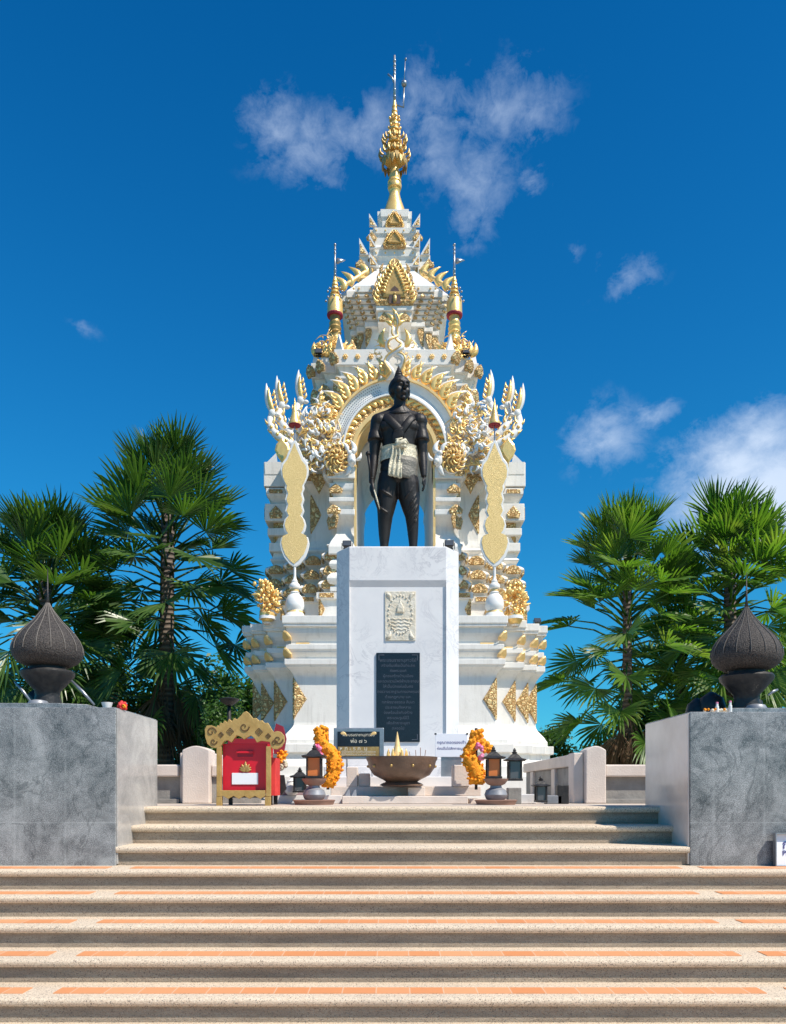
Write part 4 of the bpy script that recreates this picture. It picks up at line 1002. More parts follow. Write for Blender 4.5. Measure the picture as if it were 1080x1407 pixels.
# ------------------------------------------------------------ granite piers with lotus bud finials
def piers():
    for s, x0, x1, zt, lab in ((-1, -5.6, -2.19, .80, 'polished grey granite pier flanking the stairs, cup and red flower on its top edge'), (1, 2.345, 5.7, .765, 'polished grey granite pier flanking the stairs with the white notice leaning on it')):
        r = empty('granite_pier', ((x0+x1)/2, 6.8, -.45), lab, 'pier', 'granite piers either side of the stairs')
        MB().box(x0, x1, 6.262, 7.345, -.46, zt).build('block', 'granite', r, bevel=.006)
        xi = x1 if s < 0 else x0
        MB().box(*sorted((xi, xi-s*.012)), 6.275, 7.335, -.44, zt-.012).build('side_cladding', 'palegranite' if s < 0 else 'lightenedgranite', r, bevel=.003)
        cx = -2.96 if s < 0 else 3.03
        fz = zt+.055
        if s < 0: q = [(-3.6,6.45),(-2.72,6.45),(-2.52,6.56),(-2.52,7.1),(-2.72,7.2),(-3.6,7.2)]
        else: q = [(2.72,6.50),(3.8,6.50),(3.8,7.1),(2.72,7.1)]
        MB().rings([[(a, b, z) for a, b in q] for z in (zt, fz)]).build('finial_slab', 'granite', r, bevel=.005)
        f = empty('lotus_bud_finial', (cx, 6.8, fz), 'black ribbed lotus bud finial on the %s granite pier' % ('left' if s < 0 else 'right'), 'finial', 'black lotus bud finials')
        pr = [(.10,.345),(.19,.355),(.25,.39),(.28,.43),(.288,.47),(.283,.52),(.262,.57),(.225,.625),(.175,.68),(.125,.73),(.082,.785),(.045,.835),(.022,.875),(.014,.895)]
        n = 64; R = []
        for rr, z in pr: R.append([(cx+rr*(1+.012*(1 if i % 8 == 0 else 0)-.004*(i % 2))*cos(2*pi*i/n), 6.8+rr*(1+.012*(1 if i % 8 == 0 else 0)-.004*(i % 2))*sin(2*pi*i/n), fz+z) for i in range(n)])
        b = MB().rings(R).build('bud', 'bud', f, True)
        m = MB()
        for k in range(16):
            a = 2*pi*k/16+.1; m.tube([(cx+rr*1.012*cos(a), 6.8+rr*1.012*sin(a), fz+z) for rr, z in pr[4:]], .004, 4)
        m.build('bud_ribs', mat('rib_wire', (.13, .115, .10), .7), b)
        MB().lathe([(.115,0),(.12,.03),(.10,.09),(.105,.14),(.15,.19),(.215,.265),(.222,.295),(.205,.315),(.15,.325),(.145,.345),(.16,.36)], (cx, 6.8, fz), 40).build('stem', 'black', f, 'auto')
        MB().lathe([(.085,0),(.085,.012),(.07,.035),(.03,.045)], (cx, 6.62, fz), 20).build('base_boss', 'stonegrey', f, 'auto')
        MB().tube([(cx, 6.8, fz+.88), (cx, 6.8, fz+.95), (cx, 6.8, fz+1.19)], [.02, .010, .003], 8).build('needle', 'black', f, True)
        m = MB()
        for xa, za, xb, zb in (((-.215, .20, -.07, .03), (.26, .21, .46, .005)) if s < 0 else ((.20, .17, .11, .12),)):
            MB().tube([(cx+xa, 6.66, fz+za), (cx+(xa+xb)/2, 6.65, fz+(za+zb)/2+.008), (cx+xb, 6.64, fz+zb)], [.009, .014, .009], 6).build('strut', 'steel', f, True)
        m = MB()  # black shapes built for the dark mass behind the stem
        if s > 0:
            for a, y, b, q in ((-.22, 7.0, .08, .12), (-.33, 7.05, .03, .10), (.15, 7.0, .05, .09)):
                MB().lathe([(q*.9, -.1), (q, -.02), (q*.8, .06), (q*.3, .10), (.01, .115)], (cx+a, y, fz+b), 14).build('rear_dark_mass', 'black', f, True)
        else: m.tube([(cx-.22, 7.0, fz+.14), (cx-.08, 6.95, fz+.0)], [.05, .05], 8)
        if m.v: m.build('rear_dark_mass', 'black', f, True)
piers()

def balustrade():
    for s in (-1, 1):
        r = empty('balustrade', (s*2.1, 9, 0), 'low sandstone balustrade with a round topped post %s' % ('beside the red donation box' if s < 0 else 'right of the lowest lantern'), 'balustrade', 'sandstone balustrades')
        xa, xb = (-2.26, -1.968) if s < 0 else (2.067, 2.285)
        w = xb-xa; top = [(xa, 0)]+[(xa+w*i/8, .575+.045*sin(pi*i/8)) for i in range(9)]+[(xb, 0)]
        MB().ext(top, (0, 8.78, 0), FU, FV, FN, .28).build('post', 'pinkstone', r, bevel=.012)
        c = xa if s > 0 else xb
        MB().box(*sorted((xa-.11 if s > 0 else xa-.05, xa-.002 if s > 0 else xa-.002)), 8.60, 8.86, 0, .55).build('pilaster', 'pinkstone', r, bevel=.01)
        e0, e1 = sorted(((s*3.9), (xb+.002 if s > 0 else xa-.052)))
        MB().box(e0, e1, 8.55, 8.80, .29, .42).build('rail', 'pinkstone', r, bevel=.015)
        MB().box(e0, e1, 8.62, 8.74, 0, .288).build('panel', 'greypanel', r)
        MB().box(e0, e1, 8.56, 8.80, -.001, .05).build('kerb', 'greypanel', r, bevel=.005)
        if s < 0: MB().box(-1.966, -1.45, 8.58, 8.78, .29, .42).build('rail', 'pinkstone', r, bevel=.015); MB().box(-1.966, -1.45, 8.62, 8.74, 0, .288).build('panel', 'greypanel', r)
        y1 = 12.6
        xc = (xa+xb)/2
        MB().box(xc-.11, xc+.11, 8.87, y1, .42, .56).build('return_rail', 'pinkstone', r, bevel=.015)
        MB().box(xc-.06, xc+.06, 8.87, y1, 0, .418).build('return_panel', 'greypanel', r)
        for k in range(2): MB().box(xc-.10, xc+.10, 10.2+1.6*k, 10.42+1.6*k, 0, .418).build('pier', 'pinkstone', r, bevel=.01)
balustrade()

def altar():
    r = empty('altar_steps', (.06, 9, 0), 'low pale stone altar steps in front of the marble pedestal', 'altar steps')
    MB().box(X(470,8.35), X(643,8.35), 8.35, 9.0, 0, .082).build('step', 'pinkstone', r, bevel=.008)
    MB().box(X(455,8.8), X(660,8.8), 8.72, 9.5, .082, .185).build('step', 'pinkstone', r, bevel=.008)
    MB().box(X(446,9.2), X(652,9.2), 9.15, 10.18, .185, .30).build('step', 'marble', r, bevel=.008)
    MB().box(X(560,8.7), X(583,8.7), 8.50, 8.72, .082, .175).build('block', 'pinkstone', r, bevel=.006)
    MB().box(X(622,8.7), X(645,8.7), 8.68, 8.9, .185, .42).build('block', 'pinkstone', r, bevel=.008)
    MB().box(X(476,8.7), X(491,8.7), 8.72, 8.95, .185, .40).build('block', 'pinkstone', r, bevel=.008)
    MB().box(X(492,8.7), X(508,8.7), 8.76, 8.98, .185, .33).build('block', 'pinkstone', r, bevel=.008)
    for k in range(2):
        x = X(474+9*k, 8.4)
        MB().rings([[(x,8.38,.082),(x+.055,8.38,.082),(x+.055,8.5,.082),(x,8.5,.082)],[(x+.035,8.40,.15),(x+.05,8.40,.15),(x+.05,8.47,.15),(x+.035,8.47,.15)]]).build('wedge', 'stonegrey', r)
    MB().box(X(385,8.6), X(433,8.6), 8.55, 8.9, .09, .19).build('mauve_block', 'pinkband', r, bevel=.006)
    MB().box(X(372,8.6), X(470,8.6), 8.52, 9.1, 0, .088).build('side_slab', 'marble', r, bevel=.006)
    MB().box(X(697,8.6), X(735,8.6), 8.52, 9.1, 0, .10).build('side_slab', 'marble', r, bevel=.006)
    MB().box(X(645,8.6), X(700,8.6), 8.5, 9.0, 0, .05).build('side_slab', 'pinkstone', r, bevel=.006)
altar()

def leaf_panels():
    half = [(2,779),(8,775),(15,766),(18.5,757),(20.5,748),(18.5,739),(10.8,735.5),(14,731),(16,723),(14,715),(10.2,710),(13.4,703),(10.9,694.5),(13.4,687),(11.0,678.5),(13.6,672),(12.8,667),(15.5,662),(18.6,654),(19.4,645),(17.5,637),(12,630),(9,622),(5.5,614),(2.2,606)]
    for s, cx in ((-1, 405), (1, 679.5)):
        d = 15.05; x = X(cx, d); k = d/F
        r = empty('gilt_leaf_standard', (x, d, 3.40), 'tall wavy gilt leaf standard on a white turned vase, %s of the statue' % ('left' if s < 0 else 'right'), 'ceremonial standard', 'gilt leaf standards beside the statue')
        o = [(-a*k, Z(y, d)) for a, y in half]+[(a*k, Z(y, d)) for a, y in reversed(half)]
        MB().ext(o, (x, d+.03, 0), FU, FV, FN, .06).build('leaf_border', 'enamel', r, bevel=.012)
        cz = Z(695, d); inn = [(-max(.004, a*k-.034), cz+(Z(y, d)-cz)*.96) for a, y in half]+[(max(.004, a*k-.034), cz+(Z(y, d)-cz)*.945) for a, y in reversed(half)]
        MB().ext(inn, (x, d-.028, 0), FU, FV, FN, .012).build('gilt_field', 'goldglitter', r)
        zb = 3.40
        MB().lathe([(.21,0),(.205,.03),(.18,.06),(.145,.13),(.15,.15),(.175,.19),(.182,.25),(.168,.34),(.13,.42),(.085,.46),(.10,.48),(.075,.50),(.07,.55),(.10,.57),(.108,.60),(.095,.64),(.055,.68),(.062,.70),(.035,.74),(.026,.80),(.024,1.02)], (x, d, zb), 28).build('vase_stand', 'enamel', r, 'auto')
        MB().lathe([(.172,.068),(.152,.128)], (x, d, zb), 28).build('gilt_ring', 'goldpaint', r, 'auto')
        MB().lathe([(.078,.505),(.074,.548)], (x, d, zb), 24).build('gilt_ring', 'goldpaint', r, 'auto')
        MB().tube([(x, d, 6.7), (x, d, 7.12)], .014, 6).build('rod', 'steel', r)
        zt = 7.06
        u = MB().lathe([(.115,zt),(.12,zt+.04),(.085,zt+.10),(.085,zt+.14),(.06,zt+.2),(.06,zt+.24),(.04,zt+.30),(.018,zt+.42),(.004,zt+.52)], (x, d, 0), 18).build('parasol', 'gold', r, 'auto')
        MB().lathe([(.112,zt-.012),(.122,zt+.003),(.112,zt+.012)], (x, d, 0), 18).build('parasol_rim', 'maroon', u)
leaf_panels()

def gold_trees():
    for s, cx, cy in ((-1, 367, 825), (1, 708, 828)):
        d = 15.15; x = X(cx, d); zc = Z(cy-2, d); rng = random.Random(12 if s < 0 else 13)
        r = empty('gilt_flower_arrangement', (x, d, 3.40), 'gilt metal flower arrangement in a gold bowl at the %s corner of the tower ledge' % ('left' if s < 0 else 'right'), 'flower arrangement', 'gilt flower arrangements on the ledge')
        m = MB()
        for k in range(120):
            u, v, w = rng.gauss(0, .11), rng.gauss(0, .1), rng.uniform(-.30, .34)
            q = .62+.5*(1-abs(w)/.36); u *= q; v *= q
            a = rng.uniform(0, 2*pi)
            m.ball((x+u, d+v, zc+w), rng.uniform(.022, .045), 6, 4, rng.uniform(.02, .035), rng.uniform(.02, .05))
        for k in range(40):
            a = rng.uniform(-.2, pi+.2); flame(m, (x+.13*cos(a), d-.08+rng.uniform(0, .16), zc+.2*sin(a)-.06), a, rng.uniform(.1, .18), .035, rng.uniform(-.5, .5), .02, n=5)
        m.build('gilt_blossoms', 'gold', r, True)
        MB().lathe([(.05,-.46),(.12,-.40),(.15,-.32),(.14,-.27),(.10,-.25)], (x, d, zc), 20).build('gold_bowl', 'gold', r, 'auto')
        m = MB().lathe([(.16,3.40-zc),(.15,3.46-zc),(.07,3.50-zc),(.055,-.48),(.09,-.45)], (x, d, zc), 18); m.build('white_stand', 'enamel', r, 'auto')
gold_trees()

def spotlights():
    src = empty('spotlight', (X(477, 10.45), 10.45, 3.316), 'small black floodlight lying on the left top corner of the marble pedestal', 'floodlight', 'small black floodlights')
    x, y, z = src.location
    MB().rings([[(x-.06,y-.05,z+.03),(x+.06,y-.05,z+.03),(x+.06,y-.03,z+.11),(x-.06,y-.03,z+.11)],[(x-.045,y+.04,z+.03),(x+.045,y+.04,z+.03),(x+.045,y+.06,z+.09),(x-.045,y+.06,z+.09)]]).build('housing', 'black', src, bevel=.006)
    MB().box(x-.05, x+.05, y-.03, y+.03, z, z+.012).box(x-.072, x-.064, y-.012, y+.012, z, z+.08).box(x+.064, x+.072, y-.012, y+.012, z, z+.08).build('bracket', 'black', src)
    MB().box(x-.05, x+.05, y-.056, y-.05, z+.036, z+.10).build('lens', 'glass', src)
    for px, py, d, sc, lab in ((617,750,10.45,1.05,'small black floodlight lying on the right top corner of the marble pedestal'),
                           (438,490,16.3,1.3,'small black floodlight on the left end of the upper white tier of the tower'),
                           (640,488,16.3,1.3,'small black floodlight on the right end of the upper white tier of the tower'),
                           (703,852,15.2,.9,'small floodlight on the tower ledge in front of the right gilt flower arrangement'),
                           (738,856,15.6,1.1,'black floodlight at the far right end of the tower ledge')):
        z = {10.45:3.316, 16.3:9.05, 15.2:3.40, 15.6:3.40}[d]
        c = copy_tree(src, (X(px, d), d, z), None, lab); c.scale = (sc, sc, sc)
spotlights()

# ------------------------------------------------------------ donation box and offerings
def donation_box():
    d = 7.42; k = d/F/4.909
    def q(cx, cy): return (X(260+cx/4.909, d), Z(960+cy/4.909, d))
    x0, z0 = q(365, 735)
    r = empty('donation_box', (x0, d+.2, 0), 'red donation box in a gold carved frame with a peaked crown', 'donation box')
    out = [(105,205),(118,182),(150,180),(182,192),(192,178),(200,186),(210,160),(226,168),(238,146),(256,160),(268,136),(288,152),(304,130),(322,140),(350,112),(366,92),(385,84),(402,96),(414,112),(430,132),(452,130),(470,148),(492,146),(508,164),(530,162),(545,186),(556,206),(570,226),(592,218),(618,224),(640,250),(643,290),(622,325),(590,342),(560,338),(548,320),(544,292),(515,288),(485,284),(456,296),(440,268),(415,248),(390,262),(370,276),(345,256),(320,248),(300,274),(285,296),(260,280),(235,288),(215,318),(180,334),(150,328),(122,305),(108,260)]
    pts = [q(*p) for p in out]
    cr = MB().ext(pts, (0, d+.04, 0), FU, FV, FN, .045).build('crown', 'oldgold', r, bevel=.004)
    m = MB()                                   # painted lozenges and curls on the crown
    for cx, cy, s in ((278,222,24),(472,224,24),(216,243,17),(534,252,17)):
        for e in (1.0, .45):
            P4 = [q(cx+dx*s*e, cy+dy*s*e*1.05) for dx, dy in ((0,-1),(1,0),(0,1),(-1,0),(0,-1))]
            for a, b in zip(P4, P4[1:]): m.tube([(a[0], d-.007, a[1]), (b[0], d-.007, b[1])], .004, 5)
    for cx, cy, R, s in ((372,190,34,1),(150,225,34,-1),(600,275,34,1),(165,288,24,1),(575,300,22,-1)):
        P2 = [q(cx+R*(1-i/17)*cos(s*i*.5), cy+R*(1-i/17)*sin(s*i*.5)) for i in range(16)]
        m.tube([(a, d-.007, b) for a, b in P2], [.008-.0003*i for i in range(16)], 5)
    m.build('painted_scrolls', mat('dark_brown_paint', (.11, .06, .02), .5), cr)
    def bx(a, b, c, e, y0, y1, nm, mt, par=r, bev=.004):
        (xa, zb), (xb, za) = q(a, b), q(c, e); return MB().box(xa, xb, y0, y1, za, zb).build(nm, mt, par, bevel=bev)
    for a in (184, 518): bx(a, 322, a+32, 660, d-.004, d+.036, 'post', 'oldgold')
    sc = [q(186, 618), q(514, 618)]+[q(514-36*i, 660+(16 if i % 2 else -4)) for i in range(10)]
    MB().ext(sc, (0, d+.03, 0), FU, FV, FN, .03).build('apron', 'oldgold', r, bevel=.003)
    for a in (182, 510): bx(a, 661, a+38, 748, d-.002, d+.05, 'leg', 'oldgold')
    for a in (205, 490): bx(a, 640, a+26, 748, d+.40, d+.44, 'leg', 'black')
    b = bx(214, 300, 518, 640, d+.075, d+.44, 'box', 'red')
    bk = [q(216, 300), q(216, 330)]+[]
    zig = [q(225,345),q(260,325),q(300,335),q(330,300),q(360,312),q(395,296),q(420,318),q(450,350),q(482,332),q(508,345)]
    bx(520, 395, 572, 655, d+.10, d+.40, 'side_cloth', 'redpaper')
    bx(312, 352, 424, 366, d+.045, d+.075, 'slot_hood', 'red', b, .002); bx(316, 366, 420, 390, d+.066, d+.0755, 'slot', 'maroon', b, 0)
    m = MB(); cx, cz = q(370, 488)
    for a, L, w in ((0,.082,.024),(.5,.066,.022),(-.5,.066,.022),(.95,.058,.02),(-.95,.058,.02),(1.3,.052,.016),(-1.3,.052,.016)):
        flame(m, (cx, d+.068, cz), pi/2-a, L*1.12, w, 0, .014)
    m.build('lotus_emblem', 'darkgold', b, True)
    bx(278, 500, 456, 578, d+.066, d+.0755, 'label_card', 'paper', b, .001)
    # red cloth back with a scalloped top, behind the slot
    MB().ext([q(216,330)]+zig+[q(516,330), q(516,255), q(216,255)], (0, d+.32, 0), FU, FV, FN, .02).build('back_cloth', 'maroon', r)
    bx(236, 655, 500, 668, d+.06, d+.44, 'shelf', 'black')
donation_box()

def marigold_chain(name, lab, pts, rad, rng, loc, extra=None):
    r = empty(name, loc, lab, 'garland', 'marigold garlands')
    m = MB(); P = [Vector(p) for p in pts]
    for a, b in zip(P, P[1:]):
        n = max(2, int((b-a).length/.018))
        for i in range(n):
            c = a.lerp(b, i/n)
            for j in range(13):
                t = rng.uniform(0, 2*pi); q = rad*rng.uniform(.3, 1.0)
                m.ball((c.x+q*cos(t), c.y+q*sin(t)*.8, c.z+rng.uniform(-.015, .015)), rng.uniform(.013, .024), 6, 4, None, rng.uniform(.011, .02))
    m.tube(P, [rad*.8]*len(P), 10); m.build('marigold_blossoms', 'marigold', r, True)
    if extra: extra(r)
    return r
def garlands():
    rng = random.Random(21); d = 8.45
    def p(px, py, dd=0): return (X(px, d), d+dd, Z(py, d))
    def ex(r):
        m = MB()
        for k in range(14): m.ball((X(437, d)+rng.uniform(-.04, .05), d-.05+rng.uniform(-.02, .02), Z(1031, d)+rng.uniform(-.06, .06)), .022, 6, 5)
        m.build('pink_ribbons', 'pink', r, True)
        MB().tube([p(449,1000,.06), p(450,1085,.06)], .016, 8).build('pole', 'black', r)
    marigold_chain('marigold_garland', 'long orange marigold garland hanging beside the left lantern by the dark sign', [p(441,1000),p(441,1018),p(446,1026),p(456,1034),p(461,1048),p(459,1062),p(453,1072),p(450,1081)], .085, rng, (X(450, d), d, .1), ex)
    def ex2(r):
        m = MB()
        for k in range(12): m.ball((X(658, d)+rng.uniform(-.035, .035), d-.05+rng.uniform(-.02, .02), Z(1034, d)+rng.uniform(-.09, .09)), .022, 6, 5)
        m.build('pink_ribbons', 'pink', r, True)
        m = MB()
        for q in ([p(655,1006),p(655,1018)], [p(653,1018),p(646,1030),p(643,1042)], [p(660,1020),p(668,1026),p(669,1032)]):
            m.tube(q, [.05]*len(q), 8)
            for a, b in zip(q, q[1:]):
                a, b = Vector(a), Vector(b)
                for i in range(6):
                    c = a.lerp(b, i/6)
                    for j in range(9): m.ball((c.x+rng.uniform(-.06, .06), c.y+rng.uniform(-.04, .04), c.z+rng.uniform(-.02, .02)), rng.uniform(.016, .028), 6, 4)
        m.build('marigold_loops', 'marigold', r, True)
        MB().tube([p(655,1000,.06), p(655,1085,.06)], .016, 8).build('pole', 'black', r)
    marigold_chain('marigold_garland', 'branching orange marigold garland with pink ribbon beside the white sign', [p(645,1040),p(650,1050),p(655,1062),p(654,1078)], .10, rng, (X(655, d), d, .1), ex2)
    def ex3(r):
        m = MB().ext([(-.04,-.10),(.05,-.12),(.08,.05),(.05,.17),(-.02,.2),(-.06,.05)], (X(383, 7.95), 7.95, Z(1022, 7.95)), FU, FV, FN, .05); m.build('maroon_fan', 'maroon', r)
        m = MB()
        for k in range(12): m.ball((X(388, 7.95)+rng.uniform(-.04, .04), 7.9, Z(1050, 7.95)+rng.uniform(-.05, .03)), .025, 6, 5)
        m.build('pale_petals', 'sash', r, True)
        MB().ext([(-.06,.0),(.05,.0),(.07,-.14),(.03,-.2),(-.02,-.13)], (X(384, 7.95), 7.95, Z(1065, 7.95)), FU, FV, FN, .06).build('dark_vase', 'black', r)
        MB().box(X(376, 7.95), X(381, 7.95), 7.93, 7.98, 0, .16).box(X(366, 7.95), X(392, 7.95), 7.9, 8.05, .16, .18).build('stand', 'black', r)
    d = 7.93
    marigold_chain('marigold_garland', 'short marigold bunch with a maroon fan hanging behind the red donation box', [p(388,1034),p(386,1046),p(383,1052)], .05, rng, (X(385, d), d, 0), ex3)
garlands()

def lantern_parts(r, x, y, z, w, h, pane, roof='black'):
    """a little pagoda roofed lantern: base, four posts, panes, hipped roof with a finial"""
    MB().box(x-w*.62, x+w*.62, y-w*.62, y+w*.62, z, z+h*.07).build('base', roof, r, bevel=.003)
    for a in (-1, 1):
        for b in (-1, 1): MB().box(x+a*w*.5-.008, x+a*w*.5+.008, y+b*w*.5-.008, y+b*w*.5+.008, z+h*.07, z+h*.60).build('post', roof, r)
    MB().box(x-w*.44, x+w*.44, y-w*.44, y+w*.44, z+h*.075, z+h*.595).build('pane', pane, r)
    e = w*.86; R = [[(x-e*k+0, y-e*k, zz), (x, y-e*k*1.0, zz-cu), (x+e*k, y-e*k, zz), (x+e*k, y, zz-cu), (x+e*k, y+e*k, zz), (x, y+e*k, zz-cu), (x-e*k, y+e*k, zz), (x-e*k, y, zz-cu)] for k, zz, cu in ((1.0, z+h*.64, .012), (1.02, z+h*.66, .012), (.62, z+h*.70, .0), (.36, z+h*.80, 0), (.2, z+h*.84, 0))]
    MB().rings(R).build('roof', roof, r)
    MB().lathe([(.022,z+h*.84),(.028,z+h*.88),(.014,z+h*.91),(.018,z+h*.94),(.003,z+h*1.02)], (x, y, 0), 10).build('finial', roof, r, 'auto')
def lanterns():
    d = 8.15
    def jar(name, px, lab, zt=.215):
        x = X(px, d); r = empty(name, (x, d, 0), lab, 'incense jar', 'stone jars on clay dishes')
        MB().lathe([(.05,0),(.19,.0),(.205,.035),(.215,.045),(.20,.05),(.06,.04)], (x, d-.25, 0), 28).build('clay_dish', 'terracotta', r, 'auto')
        MB().lathe([(.07,.04),(.10,.06),(.115,.10),(.10,.145),(.06,.17),(.055,.19)], (x, d-.25, 0), 24).build('jar', 'stonegrey', r, 'auto')
        MB().lathe([(.055,.19),(.09,.205),(.12,.245),(.125,.26),(.11,.26)], (x, d-.25, 0), 24).build('bowl', 'terracotta', r, 'auto')
        return r
    jar('incense_jar', 435, 'grey stone incense jar on a clay dish in front of the dark sign')
    jar('incense_jar', 677, 'grey stone incense jar on a clay dish beneath the orange paned lantern')
    g = 'small black pagoda roofed lanterns'
    for px, zb, w, h, pane, lab, dd in ((432, .262, .135, .34, 'orangepane', 'large black lantern with an orange pane above the left incense jar', 7.92),
                                  (412, .12, .11, .26, 'glass', 'low lantern with glass panes left of the left incense jar', 8.3),
                                  (678, .262, .125, .32, 'orangepane', 'black lantern with an orange pane above the right incense jar', 7.92),
                                  (707, .24, .12, .33, 'glass', 'tallest lantern at the right with a pale glass pane, right of the garland', 8.1),
                                  (743, .02, .10, .27, 'glass', 'lowest black lantern standing on the terrace floor by the right balustrade', 8.3)):
        x = X(px, dd); r = empty('lantern', (x, dd, zb), lab, 'lantern', g); lantern_parts(r, x, dd, zb, w, h, pane)
    x = X(401, 8.5); r = empty('white_jar', (x, 8.5, .09), 'small white lidded jar behind the left lanterns', 'jar')
    MB().lathe([(.04,0),(.07,.03),(.075,.09),(.05,.14),(.055,.15),(.03,.17),(.004,.2)], (x, 8.5, .09), 18).build('jar', 'enamel', r, 'auto')
    for px, w, h, lab, mt in ((760, .16, .09, 'small grey stone block on the terrace floor beside the lowest lantern', 'stonegrey'), (706, .14, .17, 'dark grey stone block under the tallest lantern', 'greypanel'), (772, .12, .20, 'black box standing in for shade behind the lowest lantern by the balustrade', 'black')):  # black box added where the balustrade's inner face lies in shade
        x = X(px, 8.35); o = MB().box(x-w/2, x+w/2, 8.28, 8.28+w, 0, h).build('stone_block' if mt != 'black' else 'tin', mt, None, bevel=.008); tag(o, lab, 'block' if mt != 'black' else 'tin')
lanterns()

def bowl():
    d = 8.55; x = X(552, d); r = empty('offering_bowl', (x, d, .185), 'wide brown glazed offering bowl on the altar steps', 'bowl')
    MB().lathe([(.20,.0),(.24,.012),(.22,.03),(.17,.05),(.20,.07),(.30,.12),(.355,.20),(.368,.265),(.385,.295),(.385,.315),(.365,.315),(.34,.28),(.28,.24)], (x, d, .185), 48).build('bowl_body', 'clay', r, 'auto')
    MB().lathe([(.005,.255),(.33,.27)], (x, d, .185), 32).build('ash', 'pinkstone', r)
    m = MB()
    for k in range(10): a = 2*pi*k/10; m.ball((x+.362*cos(a), d+.362*sin(a), .185+.215), .016, 6, 5)
    m.build('studs', 'darkgold', r, True)
    c = empty('gold_cone', (X(546, d), d, .455), 'pointed gold baisri cone standing in the brown bowl', 'offering cone')
    MB().lathe([(.075,0),(.08,.02),(.06,.06),(.062,.08),(.045,.12),(.03,.17),(.018,.24),(.003,.32)], (X(546, d), d, .455), 20).build('cone', 'goldpaint', c, 'auto')
    m = MB()
    for k in range(6): a = 2*pi*k/6; flame(m, (X(546, d)+.075*cos(a), d+.075*sin(a), .46), pi/2-.3*cos(a), .13, .022, .2*cos(a), .015)
    m.build('cone_leaves', 'gold', c, True)
    m = MB()
    for k, (dx, dy) in enumerate(((.10,-.03),(.16,.04),(.20,-.05),(-.14,.05),(.24,.03))): m.tube([(x+dx, d+dy, .44), (x+dx+.01*(k-2), d+dy, .56+.02*(k % 3))], .004, 5)
    o = m.build('incense_sticks', 'terracotta', None); tag(o, 'thin incense sticks standing in the brown offering bowl', 'incense')
bowl()

